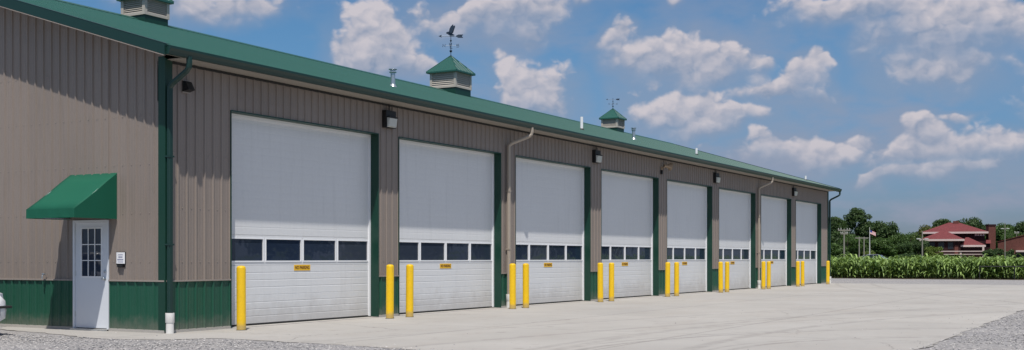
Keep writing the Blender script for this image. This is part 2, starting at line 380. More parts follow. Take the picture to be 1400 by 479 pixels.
def tag(o, label=None, cat=None, group=None, kind=None):
    if label: o['label'] = label
    if cat: o['category'] = cat
    if group: o['group'] = group
    if kind: o['kind'] = kind
    return o
def empty(name, loc=(0,0,0), rz=0):
    o = bpy.data.objects.new(name, None); C.objects.link(o); o.location = loc; o.rotation_euler = (0, 0, rz); o.empty_display_size = .3
    return o
def kids(o): return [c for c in C.objects if c.parent == o]
def copy_tree(o, parent=None):
    c = o.copy(); C.objects.link(c); c.parent = parent
    for ch in kids(o): copy_tree(ch, c)
    return c

RIB = .2286
def rib_profile(a, b, h=.025, off=0., pitch=RIB, base=.026, top=.013, minor=True):
    us = [a]; hs = [0.]
    i = math.ceil((a-off)/pitch - 1)
    while off + i*pitch < b + pitch:
        c = off + i*pitch
        for du, hh in [(-base, 0), (-top, h), (top, h), (base, 0)]:
            us.append(c+du); hs.append(hh)
        if minor:
            for q in (1/3, 2/3):
                d = c + pitch*q
                for du, hh in [(-.011, 0), (-.004, .003), (.004, .003), (.011, 0)]: us.append(d+du); hs.append(hh)
        i += 1
    z = [(u, h_) for u, h_ in zip(us, hs) if a <= u <= b]
    z = [(a, 0.)] + [q for q in z if q[0] > a] + ([(b, 0.)] if z[-1][0] < b else [])
    return [q[0] for q in z], [q[1] for q in z]

# ------------------------------------------------------------------ ground
def flat(name, pts, z, m):
    mb = MB(); mb.add([(x, y, z) for x, y in pts], [tuple(range(len(pts)))]); o = mb.build(name, m)
    if o.data.polygons[0].normal.z < 0: o.data.flip_normals()
    return tag(o, kind='structure')
flat('ground', [(-1500,-1500),(4000,-1500),(4000,4000),(-1500,4000)], -.10, M['field'])
# gravel yard: gently uneven sheet
def gravel_yard():
    xs = np.concatenate([np.arange(-60, -8, 2.), np.arange(-8, 22, .35), np.arange(22, 64.6, 1.5)])
    ys = np.concatenate([np.arange(-90, -22, 2.), np.arange(-22, 7, .35), np.arange(7, 40, 2.)])
    X, Y = np.meshgrid(xs, ys, indexing='ij')
    Z = -.016 + .012*np.sin(X*1.3+Y*.7)*np.sin(Y*1.1-X*.4) + .010*np.sin(X*3.1+1.7*Y)*np.cos(Y*2.3)
    Z = np.clip(Z*.5, -.018, -.004)
    v = np.c_[X.ravel(), Y.ravel(), Z.ravel()]; ny = len(ys)
    f = [(i*ny+j, (i+1)*ny+j, (i+1)*ny+j+1, i*ny+j+1) for i in range(len(xs)-1) for j in range(ny-1)]
    mb = MB(); mb.v = [tuple(q) for q in v.tolist()]; mb.f = f
    tag(mb.build('gravel_yard', M['gravel'], smooth=True), kind='structure')
gravel_yard()
def rough_edge(pts, amp=.06, step=.18):
    out_ = []
    for (x0, y0), (x1, y1) in zip(pts[:-1], pts[1:]):
        L = math.hypot(x1-x0, y1-y0); n_ = max(1, int(L/step)); nx, ny = -(y1-y0)/L, (x1-x0)/L
        for i in range(n_):
            t = i/n_; w_ = amp*(random.random()-.5)*2 + amp*.9*math.sin((x0+(x1-x0)*t)*2.1+(y0+(y1-y0)*t)*1.7)
            out_.append((x0+(x1-x0)*t+nx*w_, y0+(y1-y0)*t+ny*w_))
    return out_
apr = rough_edge([(-.05, 4.3), (-.50, 3.9), (-1.05, 1.9), (-1.55, -.3), (-1.30, -1.2), (-.55, -1.65), (-.62, -3.9), (-1.0, -6), (-1.2, -12.7), (2.6, -12.65), (18, -12.65), (48.6, -12.6)], .05)
apr += [(48.7, -12.5), (48.9, .6), (48.9, .8), (-.0, .8), (.0, 4.3)]
flat('concrete_apron', apr, 0.0, M['concrete'])
flat('road', [(65, -200), (66.2, -200), (66.2, 200), (65, 200)], -.006, M['soil'])['kind'] = 'structure'

def stones():
    """loose stones along the edge of the slab and on the yard in front"""
    mb = MB(); V = []; F = []
    base = np.array([(1,0,0),(-1,0,0),(0,1,0),(0,-1,0),(0,0,1),(0,0,-1)], float)
    fs = [(0,2,4),(2,1,4),(1,3,4),(3,0,4),(2,0,5),(1,2,5),(3,1,5),(0,3,5)]
    def put(x, y, s, z0):
        p = base*(s*rng.uniform(.6, 1.25, (6, 1))) ; p[:, 2] *= .65
        a = rng.uniform(0, 6.28); ca, sa = math.cos(a), math.sin(a)
        q = np.c_[p[:,0]*ca-p[:,1]*sa+x, p[:,0]*sa+p[:,1]*ca+y, p[:,2]+z0+s*.3]
        o = len(V); V.extend(map(tuple, q.tolist())); F.extend([tuple(i+o for i in f) for f in fs])
    for _ in range(15000):
        x = rng.uniform(-6.5, .4); y = rng.uniform(-9, 6.)
        if (x > -1.5+abs(rng.normal(0, .12)) and y > -1.3) or x > -.75+rng.normal(0, .12) and y <= -1.3: 
            if rng.random() > .012: continue
        put(x, y, rng.uniform(.008, .024), -.008)
    for _ in range(9000):
        x = rng.uniform(0, 24); y = rng.uniform(-17, -12.2)
        if y > -12.65 + abs(rng.normal(0, .10)):
            if rng.random() > .03: continue
        put(x, y, rng.uniform(.010, .026), -.008)
    for _ in range(260):
        put(rng.uniform(-.5, 40), -12.6+rng.exponential(2.2), rng.uniform(.006, .014), 0)
    mb.v = V; mb.f = F
    o = mb.build('loose_gravel', M['stone'])
    tag(o, 'loose grey stones scattered on the gravel and over the edge of the concrete slab', 'gravel', kind='stuff')
def stone_mat():
    m = bpy.data.materials.new('loose_stone'); m.use_nodes = True; t = m.node_tree; k = N(t)
    g = k.n('ShaderNodeNewGeometry'); b = t.nodes['Principled BSDF']
    k.put(b.inputs['Base Color'], k.mix(g.outputs['Random Per Island'], (.16, .16, .17, 1), (.50, .48, .46, 1))); b.inputs['Roughness'].default_value = .9
    return m
M['stone'] = stone_mat()
stones()

# ------------------------------------------------------------------ the garage building
LX = 48.2; WY = 18.28; HW = 9.14; PITCH = .30; EAVE = 5.12; OV = .50; OPW = 4.877; OPH = 4.23; BAY = 5.72; X0 = 1.70; WZ = .95
SOF = 4.97
opens = [(X0+BAY*i, X0+BAY*i+OPW) for i in range(8)]
B = empty('garage_building')
tag(B, 'long low steel garage building with tan ribbed walls, green roof and eight tall white doors', 'building')
mlong = lambda u, h, v: (u, -h, v)
mgab = lambda u, h, v: (-h, u, v)
mback = lambda u, h, v: (u, WY+h, v)
mfar = lambda u, h, v: (LX+h, u, v)
rooft = lambda y: EAVE-.04 + PITCH*(OV + (y if y < HW else WY-y))
walls = MB(); wain = MB(); ledge = MB()
piers = []; px_ = 0.
for a, b in opens: piers.append((px_, a)); px_ = b
piers.append((px_, LX))
TE = .014
us, hs = rib_profile(.0, LX, off=.08)
walls.sheet(us, hs, mlong, OPH+TE, SOF+.01)                                   # over the doors
walls.box((0, .004, OPH+.002), (LX, .2, SOF))
for i, (a, b) in enumerate(piers):
    a2 = a + (TE if i else 0); b2 = b - (TE if i < 8 else 0)
    us, hs = rib_profile(a2, b2, off=.08)
    walls.sheet(us, hs, mlong, WZ+.012, OPH+TE); wain.sheet(us, hs, mlong, .05, WZ-.012)
    walls.box((a+.003, .004, .02), (b-.003, .2, OPH+.002))
    lg = MB(); lg.box((a2, -.034, WZ-.014), (b2, .002, WZ+.014)); lg.build('wainscot_ledge', M['tantrim'], B)
ED0, ED1, EDH = 1.43, 2.40, 2.09                                              # entry door opening along the gable
for m_, far in ((mgab, False), (mfar, True)):
    segs = [(0, WY)] if far else [(0, ED0), (ED1, HW), (HW, WY)]
    for a, b in segs:
        us, hs = rib_profile(a, b, off=.055)
        walls.sheet(us, hs, m_, WZ+.012, rooft); wain.sheet(us, hs, m_, .05, WZ-.012)
        lg = MB()
        if far: lg.box((LX-.002, a, WZ-.014), (LX+.034, b, WZ+.014))
        else: lg.box((-.034, a, WZ-.014), (.002, b, WZ+.014))
        lg.build('wainscot_ledge', M['tantrim'], B)
us, hs = rib_profile(ED0, ED1, off=.055); walls.sheet(us, hs, mgab, EDH+.03, rooft)
us, hs = rib_profile(0, LX, off=.08); walls.sheet(us, hs, mback, WZ, SOF+.01); wain.sheet(us, hs, mback, .05, WZ)
# solid cores of gables and back wall
for xa, xb in ((.004, .2), (LX-.2, LX-.004)):
    for (ya, yb) in (((.2, ED0), (ED1, HW), (HW, WY-.2)) if xa < 1 else ((.2, HW), (HW, WY-.2))):
        walls.extr([(ya, .02), (yb, .02), (yb, rooft(yb)-.02), (ya, rooft(ya)-.02)], lambda u, v, t: (t, u, v), xa, xb)
walls.extr([(ED0, EDH), (ED1, EDH), (ED1, rooft(ED1)-.02), (ED0, rooft(ED0)-.02)], lambda u, v, t: (t, u, v), .004, .2)
walls.box((0, WY-.2, .02), (LX, WY-.004, SOF))
walls.build('wall', M['tan'], B); wain.build('wainscot', M['green'], B);

for a, b in piers: fd = MB(); fd.box((a+.01, -.025, -.06), (b-.01, .19, .052)); fd.build('foundation', M['foundation'], B)
for p_, q_ in (((-.03, ED1, -.06), (.19, WY, .052)), ((-.03, -.0, -.06), (.0095, ED0, .052)), ((-.06, ED0, -.06), (.19, ED1, .03))): fd = MB(); fd.box(p_, q_); fd.build('foundation', M['foundation'], B)
# screws (rows of small heads on the panels)
sw = MB()
for zz in (1.3, 2.2, 3.1, 4.0, 4.9, 5.8):
    for i in range(40):
        y = .17 + i*RIB
        if y < HW and zz < rooft(y)-.1 and not (ED0-.05 < y < ED1+.05 and zz < EDH+.9): sw.box((-.010, y-.008, zz-.008), (0, y+.008, zz+.008))
for i in range(210):
    x = .19 + i*RIB
    for zz in (1.3, 2.3, 3.3, 4.5):
        if any(a-.03 < x < b+.03 for a, b in opens) and zz < OPH+.1: continue
        sw.box((x-.008, -.010, zz-.008), (x+.008, 0, zz+.008))
tag(sw.build('panel_screws', M['tantrim'], B), kind='stuff')
# corner trims
for x, s in ((0, -1), (LX, 1)):
    for y, t in ((0, -1), (WY, 1)):
        c = MB(); e = .026
        xs_ = sorted((x+s*e, x-s*.15)); ys_ = sorted((y+t*e, y-t*.004)); c.box((xs_[0], ys_[0], .03), (xs_[1], ys_[1], 5.0))
        xs_ = sorted((x+s*e, x-s*.004)); ys_ = sorted((y-t*.005, y-t*.15)); c.box((xs_[0], ys_[0], .03), (xs_[1], ys_[1], 5.04))
        c.build('corner_trim', M['trimgreen'], B)
# roof
rf = MB(); us, hs = rib_profile(-OV, LX+OV, off=.08, h=.019, minor=False)
rf.sheet(us, hs, lambda u, h, v: (u, -OV+v, EAVE+PITCH*v+h), -.03, HW+OV)
rf.sheet(us, hs, lambda u, h, v: (u, WY+OV-v, EAVE+PITCH*v+h), -.03, HW+OV)
rf.extr([(-OV, EAVE-.06), (-OV, EAVE-.004), (HW, EAVE-.004+PITCH*(HW+OV)), (WY+OV, EAVE-.004), (WY+OV, EAVE-.06), (HW, EAVE-.06+PITCH*(HW+OV))],
        lambda u, v, t: (t, u, v), -OV+.01, LX+OV-.01)
roof = rf.build('roof', M['roofgreen'], B)
RZ = EAVE + PITCH*(HW+OV)
rc = MB(); rc.extr([(HW-.22, RZ-.044), (HW, RZ+.045), (HW+.22, RZ-.044), (HW+.22, RZ-.036), (HW, RZ+.055), (HW-.22, RZ-.036)], lambda u, v, t: (t, u, v), -OV-.02, LX+OV+.02)
rc.build('ridge_cap', M['roofgreen'], roof)
# rake fascia on both gables
for x, s in ((-OV, -1), (LX+OV, 1)):
    rk = MB()
    xa, xb = sorted((x-s*.004, x+s*.030))
    for sg in (1, -1):
        f = (lambda y: y) if sg == 1 else (lambda y: WY-y)
        rk.extr([(f(-OV-.02), EAVE-.165-.006), (f(-OV-.02), EAVE+.03), (f(HW), RZ+.036), (f(HW), RZ-.165)], lambda u, v, t: (t, u, v), xa, xb)
        rk.extr([(f(-OV-.02), EAVE+.026), (f(-OV-.02), EAVE+.034), (f(HW), RZ+.042), (f(HW), RZ+.034)], lambda u, v, t: (t, u, v), xa-.004, xb+.10 if s < 0 else xb+.004)
    rk.build('rake_trim', M['gutter'], B)
    rs = MB()
    xa, xb = sorted((x, x-s*(OV-.002)))
    for sg in (1, -1):
        f = (lambda y: y) if sg == 1 else (lambda y: WY-y)
        rs.extr([(f(-OV), EAVE-.163), (f(-OV), EAVE-.15), (f(HW), RZ-.145), (f(HW), RZ-.158)], lambda u, v, t: (t, u, v), xa+.004, xb-.004)
    rs.build('rake_soffit', M['soffit'], B)
    rl = MB(); xa, xb = sorted((x+s*.006, x+s*.034))
    for sg in (1, -1):
        f = (lambda y: y) if sg == 1 else (lambda y: WY-y)
        rl.extr([(f(-OV), EAVE-.186), (f(-OV), EAVE-.172), (f(HW), RZ-.166), (f(HW), RZ-.18)], lambda u, v, t: (t, u, v), xa, xb)
    rl.build('rake_edge_strip', M['tantrim'], B)
# eave soffit, gutters
for y0, s in ((0, -1), (WY, 1)):
    sf = MB(); us, hs = rib_profile(.03, LX-.03, off=0, pitch=.1333, h=.008, base=.03, top=.008, minor=False)
    sf.sheet(us, hs, lambda u, h, v: (u, y0+s*v, SOF+.008-h), .005, OV-.004)
    sf.box((.03, min(y0+s*.01, y0+s*(OV-.004)), SOF+.012), (LX-.03, max(y0+s*.01, y0+s*(OV-.004)), SOF+.02))
    sf.build('soffit', M['soffit'], B)
    gp = [(OV, SOF-.005), (OV, EAVE-.012), (OV+.005, EAVE-.012), (OV+.007, SOF+.004), (OV+.070, SOF+.004), (OV+.085, SOF+.055), (OV+.112, EAVE-.045), (OV+.112, EAVE-.018), (OV+.096, EAVE-.018),
          (OV+.096, EAVE-.010), (OV+.122, EAVE-.010), (OV+.122, EAVE-.05), (OV+.094, SOF+.050), (OV+.078, SOF-.005)]
    g_ = MB(); g_.extr(gp, lambda u, v, t: (t, y0+s*u, v), -OV+.02, LX+OV-.02)
    for xx in (-OV+.012, LX+OV-.02): g_.extr([(OV, SOF-.007), (OV, EAVE-.01), (OV+.124, EAVE-.008), (OV+.124, EAVE-.05), (OV+.08, SOF-.007)], lambda u, v, t: (t, y0+s*u, v), xx, xx+.008)
    g_.build('gutter', M['gutter'], B)
# strip coloured black to stand in for the shadow where wall meets soffit
jt = MB(); jt.box((.15, -.028, SOF-.045), (LX-.15, .0, SOF-.001)); jt.build('shadow_gap_strip', M['rubber'], B)
# downspouts
def downspout(x, xo, m, sleeve=True, lab=None):
    d = MB(); yw = -.085
    pts = [(xo, -.56, SOF+.02), (xo, -.56, SOF-.10), (xo, -.55, SOF-.17), (xo+(x-xo)*.12, -.50, SOF-.23), (xo+(x-xo)*.88, -.15, SOF-.43), (x, yw-.005, SOF-.50), (x, yw, SOF-.58), (x, yw, .36)]
    d.tube(pts, 0, rect=(.105, .082, (1, 0, 0)))
    o = d.build('downspout', m, B)
    if lab: o['label'] = lab
    if sleeve:
        b_ = MB(); b_.lathe([(.072, -.02), (.072, .19), (.078, .192), (.082, .20), (.082, .36), (.080, .372), (.066, .372), (.066, .34)], (x, yw, 0), 20)
        b_.build('pipe_boot', M['pvc'], o, smooth=True)
    for z in (1.6, 3.2):
        st = MB(); st.box((x-.062, yw-.047, z), (x+.062, -.018, z+.03)); st.build('strap', m, o)
M['tanspout'] = mat('tan_downspout', (.36, .31, .255), .5, 0, .4, .06)
downspout(.03, .03, M['gutter'], True, 'dark green downspout at the near corner with white pipe boot')
xm = (opens[1][1]+opens[2][0])/2
downspout(xm-.08, xm+.45-.08, M['tanspout'], True, 'tan downspout between the second and third garage doors')
xm = (opens[5][1]+opens[6][0])/2
downspout(xm-.08, xm+.45-.08, M['tanspout'], True, 'tan downspout between the sixth and seventh garage doors')
downspout(LX+.02, LX+.30, M['gutter'], True, 'dark green downspout at the far corner')

# overhead doors
RC = .22
def garage_door(i, a, b):
    # jamb lining of the opening
    j = MB(); e = TE+.004
    for x0_, x1_ in ((a-e, a+.004), (b-.004, b+e)): j.box((x0_, -.030, .02), (x1_, .205, OPH+e))
    j.box((a+.005, -.030, OPH-.004), (b-.005, .205, OPH+e))
    j.build('door_jamb', M['trimgreen'], B)
    d = MB()
    # steel sections: vertical profile with joints and shallow ribs
    zb, zt = .05, 1.235
    def prof(z0, z1, step, dp=.003):
        P_ = [(z0, 0)]; n_ = round((z1-z0)/step)
        for q in range(1, n_):
            z = z0+(z1-z0)*q/n_
            P_ += [(z-.012, 0), (z-.006, dp), (z+.006, dp), (z+.012, 0)]
        P_.append((z1, 0)); return P_
    def panel(z0, z1, step, dp=.003):
        P_ = prof(z0+.006, z1-.006, step, dp)
        P_ = [(z0, dp*2), (z0+.006, 0)] + P_[1:-1] + [(z1-.006, 0), (z1, dp*2)]
        n_ = len(P_)
        d.add([(a+.0, RC+h, z) for z, h in P_] + [(b, RC+h, z) for z, h in P_], [(q, q+1, n_+q+1, n_+q) for q in range(n_-1)])
    secs = [(.045, .62), (.62, 1.225)]
    for s_ in secs: panel(s_[0], s_[1], .1525)
    z = 1.835; hN = (OPH-.0-z)/4
    for q in range(4): panel(z+hN*q, z+hN*(q+1), .1525, .0013)
    # window section: stiles and rails round four openings
    zw0, zw1 = 1.225, 1.835; g0, g1 = 1.31, 1.76; n_w = 4; st = .085; wd = (OPW - st*(n_w+1))/n_w
    d.box((a, RC, zw0+.003), (b, RC+.04, g0)).box((a, RC, g1), (b, RC+.04, zw1-.003))
    for q in range(n_w+1): d.box((a+q*(wd+st), RC+.0006, g0), (a+q*(wd+st)+st, RC+.04, g1))
    d.box((a, RC+.02, .045), (b, RC+.055, zw0)).box((a, RC+.02, zw1), (b, RC+.055, OPH))
    D = d.build('garage_door', M['white'], B)
    for q in range(n_w):
        x0_ = a+st+q*(wd+st)
        f = MB(); t_ = .022
        f.box((x0_-t_, RC-.010, g0-t_), (x0_+wd+t_, RC+.012, g0+.006), ).box((x0_-t_, RC-.010, g1-.006), (x0_+wd+t_, RC+.012, g1+t_))
        f.box((x0_-t_, RC-.0096, g0+.0055), (x0_+.006, RC+.012, g1-.0055)).box((x0_+wd-.006, RC-.0096, g0+.0055), (x0_+wd+t_, RC+.012, g1-.0055))
        f.build('window_frame', M['whitetrim'], D)
        p = MB(); p.box((x0_+.002, RC+.013, g0+.002), (x0_+wd-.002, RC+.022, g1-.002)); 
        po = p.build('window_pane', M['glass'], D)
    w_ = MB(); t0_ = .012
    w_.box((a+.0045, RC-.035, .03), (a+.060, RC-.003, OPH-.006)).box((b-.060, RC-.035, .03), (b-.0045, RC-.003, OPH-.006))
    w_.box((a+.062, RC-.0345, OPH-.062), (b-.062, RC-.003, OPH-.006))
    w_.build('weather_strip', M['whitetrim'], D)
    s_ = MB(); s_.box((a+.005, RC-.004, .004), (b-.005, RC+.05, .044)); s_.build('bottom_seal', M['rubber'], D)
    tr = MB(); tr.box((a+.004, -.03, -.02), (b-.004, RC+.3, .010)); tr.build('threshold', M['foundation'], B)
for i, (a, b) in enumerate(opens): garage_door(i, a, b)

# entry door in the gable
fr = MB(); e = .05
fr.box((-.030, ED0, .03), (.05, ED0+.045, EDH)).box((-.030, ED1-.045, .03), (.05, ED1, EDH)).box((-.0295, ED0+.046, EDH-.045), (.05, ED1-.046, EDH-.001))
ED = MB(); y0_, y1_ = ED0+.048, ED1-.048
wy0, wy1, wz0, wz1 = y0_+.17, y1_-.17, 1.02, 1.93
ED.box((.0, y0_, .045), (.045, y1_, wz0)).box((.0, y0_, wz1), (.045, y1_, EDH-.048)).box((.0, y0_, wz0), (.045, wy0, wz1)).box((.0, wy1, wz0), (.045, y1_, wz1))
edo = ED.build('entry_door', M['entry'], B)
fr.build('door_frame', M['entry'], edo)
gr = MB(); t = .016
gr.box((-.012, wy0-.02, wz0-.02), (.0, wy1+.02, wz0+.005)).box((-.012, wy0-.02, wz1-.005), (.0, wy1+.02, wz1+.02)).box((-.012, wy0-.02, wz0+.005), (.0, wy0+.005, wz1-.005)).box((-.012, wy1-.005, wz0+.005), (.0, wy1+.02, wz1-.005))
for q in (1, 2):
    yy = wy0+(wy1-wy0)*q/3; zz = wz0+(wz1-wz0)*q/3
    gr.box((-.009, yy-t/2, wz0+.005), (.004, yy+t/2, wz1-.005)); gr.box((-.0085, wy0+.005, zz-t/2), (.0035, wy1-.005, zz+t/2))
gr.build('window_grille', M['whitetrim'], edo)
pn = MB(); pn.box((.008, wy0, wz0), (.014, wy1, wz1)); pn.build('window_pane', M['glass'], edo)
hd = MB(); ax = Matrix.Rotation(R(-90), 3, 'Y')
hd.lathe([(.033, 0), (.033, .006), (.012, .010), (.012, .035), (.026, .045), (.030, .060), (.022, .072), (.001, .075)], (.0, y0_+.075, .98), 16, ax); hd.build('door_knob', M['galv'], edo, smooth=True)
dk = MB(); dk.lathe([(.028, 0), (.028, .012), (.012, .016), (.001, .017)], (.0, y0_+.075, 1.12), 16, ax); dk.build('deadbolt', M['galv'], edo, smooth=True)
for z in (.25, 1.02, 1.80):
    h_ = MB(); h_.tube([(-.008, y1_+.001, z), (-.008, y1_+.001, z+.11)], .009, 8); h_.build('hinge', M['galv'], edo)
th = MB(); th.box((-.10, ED0, -.01), (.05, ED1, .028)); th.build('door_sill', M['galv'], edo)

# roof vents
def roofz(y): return EAVE + PITCH*(y+OV)
def vent_pipe(x, y, kind):
    p = MB(); z = roofz(y)
    if kind == 'flue':
        p.lathe([(.065, -.05), (.065, .40)], (x, y, z), 16)
        o = p.build('vent_pipe', M['galv'], B, smooth=True)
        c = MB(); c.lathe([(.075, .38), (.105, .40), (.105, .415), (.07, .43), (.07, .455), (.12, .48), (.12, .492), (.02, .50)], (x, y, z), 16); c.build('pipe_cap', M['galv'], o, smooth=True)
        k2 = MB(); k2.lathe([(.13, -.04), (.11, .0), (.09, .03), (.08, .06), (.068, .07)], (x, y, z), 16); k2.build('flashing', M['galv'], o, smooth=True)
    else:
        p.lathe([(.055, -.05), (.055, kind)], (x, y, z), 14); o = p.build('vent_pipe', M['whitetrim'], B, smooth=True)
        k2 = MB(); k2.lathe([(.11, -.03), (.09, .01), (.06, .05)], (x, y, z), 14); k2.build('flashing', M['rubber'], o, smooth=True)
for x, y, kd in ((11.5, 3.0, 'flue'), (21.6, 2.0, .46), (30.2, 3.7, 'flue'), (34.0, 2.3, .30), (46.6, .8, .24)): vent_pipe(x, y, kd)

# cupolas on the ridge
M['louver'] = mat('grey_tan_louvre', (.46, .42, .37), .5, 0, .4, .06)
def weathervane(parent, z0, kind):
    """rod with globes, compass letters, arrow and a figure; the arrow lies across the view"""
    m = MB(); d = Vector((-.486, .874, 0)); e_ = Vector((.874, .486, 0))
    o = Vector((0, 0, z0))
    m.lathe([(.05, -.03), (.03, .02), (.014, .05), (.014, .90)], o, 10)
    for z, r in ((.20, .055), (.62, .040)):
        m.lathe([(r*math.sin(t_)+.001, z-r*math.cos(t_)) for t_ in np.linspace(0, math.pi, 9)], o, 12)
    # compass arms with letters made of bars
    za = .42
    for q, v in enumerate((d, -d, e_, -e_)):
        m.tube([o+Vector((0,0,za)), o+v*.22+Vector((0,0,za))], .010, 6)
        c = o + v*.275 + Vector((0,0,za)); u = d; s = .05
        P_ = {0: [(-1,-1),(-1,1),(1,-1),(1,1)], 1: [(1,1),(-1,1),(-1,0),(1,0),(1,-1),(-1,-1)], 2: [(1,1),(-1,1),(-1,0),(.6,0),(-1,0),(-1,-1),(1,-1)], 3: [(-1,1),(-.5,-1),(0,.4),(.5,-1),(1,1)]}[q]
        m.tube([c - u*a_*s + Vector((0,0,b_*s*1.1)) for a_, b_ in P_], .012, 5)
    # arrow
    zr = .80
    A = o + Vector((0, 0, zr)); m.tube([A-d*.36, A+d*.40], .013, 6)
    def plate(pts, c0, th=.012):
        n_ = len(pts); vs = []
        for s_ in (-1, 1): vs += [tuple(c0 + d*a_ + Vector((0,0,b_)) + e_*th*s_) for a_, b_ in pts]
        m.add(vs, [tuple(range(n_)), tuple(range(2*n_-1, n_-1, -1))] + [(i, (i+1) % n_, n_+(i+1) % n_, n_+i) for i in range(n_)])
    plate([(.50, 0), (.36, .055), (.39, 0), (.36, -.055)], A)
    plate([(-.20, .012), (-.30, .065), (-.50, .065), (-.44, 0), (-.50, -.065), (-.30, -.065), (-.20, -.012)], A)
    if kind == 'eagle':
        E_ = A + Vector((0,0,.03))
        plate([(.13,.055),(.19,.085),(.17,.13),(.10,.15),(.05,.14),(.0,.10),(-.10,.05),(-.15,.01),(-.08,.0),(.02,.0),(.08,.02)], E_, .03)
        plate([(.10,.12),(.04,.24),(-.04,.34),(-.16,.42),(-.17,.36),(-.13,.24),(-.09,.12),(-.02,.07),(.05,.08)], E_+e_*.06, .010)
        plate([(.08,.12),(.05,.26),(.0,.35),(-.09,.44),(-.12,.34),(-.10,.22),(-.06,.10),(.0,.07)], E_-e_*.06, .010)
    elif kind == 'horse':
        E_ = A + Vector((0,0,.02))
        plate([(.18,.10),(.16,.16),(.10,.15),(.08,.10),(-.10,.10),(-.16,.13),(-.15,.06),(-.13,.0),(-.10,.0),(-.09,.05),(.04,.05),(.05,.0),(.08,.0),(.09,.07)], E_, .02)
    return m.build('weathervane', M['steel'], parent)
def cupola(x, kind, sc_=1., lab=None):
    h = .61*sc_; zt = RZ+.768*sc_; zb = RZ+.118*sc_
    b_ = MB()
    b_.box((x-h+.03, HW-h+.03, RZ-.45), (x+h-.03, HW+h-.03, zb-.002))                       # green base saddling the ridge
    cu = b_.build('cupola', M['trimgreen'], B)
    l = MB()
    for sx in (-1, 1):
        for sy in (-1, 1):
            xs_ = sorted((x+sx*h, x+sx*(h-.10))); ys_ = sorted((HW+sy*h, HW+sy*(h-.10)))
            l.box((xs_[0], ys_[0], zb), (xs_[1], ys_[1], zt))
    for z0_, z1_ in ((zb+.0005, zb+.07), (zt-.06, zt-.0005)):
        for s in (-1, 1):
            ys_ = sorted((HW+s*(h-.004), HW+s*(h-.09))); l.box((x-h+.1, ys_[0], z0_), (x+h-.1, ys_[1], z1_))
            xs_ = sorted((x+s*(h-.004), x+s*(h-.09))); l.box((xs_[0], HW-h+.1, z0_), (xs_[1], HW+h-.1, z1_))
    nb = 7
    for q in range(nb):
        z0_ = zb+.075+(zt-zb-.14)*q/nb; z1_ = z0_+(zt-zb-.14)/nb*.98
        for s in (-1, 1):
            pr = [(h-.012, z0_), (h-.020, z0_-.004), (h-.060, z1_), (h-.052, z1_+.006)]
            l.extr(pr, lambda u, v, t: (t, HW+s*u, v), x-h+.101, x+h-.101)
            l.extr(pr, lambda u, v, t: (x+s*u, t, v), HW-h+.101, HW+h-.101)
    l.box((x-h+.1, HW-h+.1, zb+.01), (x+h-.1, HW+h-.1, zt-.01))
    l.build('louvre_box', M['louver'], cu)
    c = MB(); r_ = .72*sc_; zz = zt+.0; ap = RZ+1.488*sc_; k_ = .0
    n_ = [(x-r_, HW-r_), (x+r_, HW-r_), (x+r_, HW+r_), (x-r_, HW+r_)]
    c.add([(a_, b2, zz-.045) for a_, b2 in n_] + [(a_, b2, zz+.012) for a_, b2 in n_] + [(x, HW, ap)],
          [(3,2,1,0)] + [(i, (i+1) % 4, 4+(i+1) % 4, 4+i) for i in range(4)] + [(4+i, 4+(i+1) % 4, 8) for i in range(4)])
    for a_, b2 in n_: c.tube([(a_, b2, zz+.014), (x, HW, ap+.006)], .016, 6)
    # standing ribs on the slopes
    for i in range(4):
        a_, b_2 = Vector((*n_[i], zz+.014)), Vector((*n_[(i+1) % 4], zz+.014)); top = Vector((x, HW, ap))
        for t_ in (.17, .335, .5, .665, .83):
            p0 = a_.lerp(b_2, t_); f_ = 1-abs(2*t_-1); mid = a_.lerp(b_2, .5); 
            p1 = p0 + (top-mid)*f_*.985
            c.tube([p0, p1], .008, 4)
    c.build('cupola_roof', M['roofgreen'], cu)
    wv = weathervane(cu, 0, kind); wv.location = (x, HW, ap-.02); wv.scale = ((1., 1., 1.) if sc_ == 1 else (.72, .72, .62))
for x, kd, q_ in ((8.2, 'plain', .76), (24.35, 'eagle', 1.), (40.2, 'plain', .76)): cupola(x, kd, q_)

# ------------------------------------------------------------------ things fixed to the walls
def text_mesh(name, txt, size, m, parent, mapf, extrude=.0015, sx=1., align='CENTER'):
    cu = bpy.data.curves.new(name, 'FONT'); cu.body = txt; cu.size = size; cu.align_x = align; cu.align_y = 'CENTER'; cu.extrude = extrude; cu.offset = size*.018
    to = bpy.data.objects.new('tmp', cu); C.objects.link(to)
    dg = bpy.context.evaluated_depsgraph_get(); me = bpy.data.meshes.new_from_object(to.evaluated_get(dg))
    C.objects.unlink(to); bpy.data.objects.remove(to)
    for v in me.vertices: v.co = Vector(mapf(v.co.x*sx, v.co.y, v.co.z))
    me.name = name; me.materials.clear(); me.materials.append(m); o = bpy.data.objects.new(name, me); C.objects.link(o); o.parent = parent
    return o
ordn = ['first', 'second', 'third', 'fourth', 'fifth', 'sixth', 'seventh', 'eighth']
# no parking signs
s = MB(); s.box((-.27, -.005, -.062), (.27, 0, .062), .004)
sg = s.build('parking_sign', M['signyellow'])
text_mesh('lettering', 'NO PARKING', .098, M['signink'], sg, lambda u, v, w_: (u, -.0066-w_, v), sx=.80)
for i in range(7):
    o = sg if i == 0 else copy_tree(sg)
    o.location = ((opens[i][0]+opens[i][1])/2+.0, RC-.002, 1.165)
    tag(o, 'yellow NO PARKING sign under the windows of the %s white garage door' % ordn[i], 'sign', 'no parking signs on the garage doors')
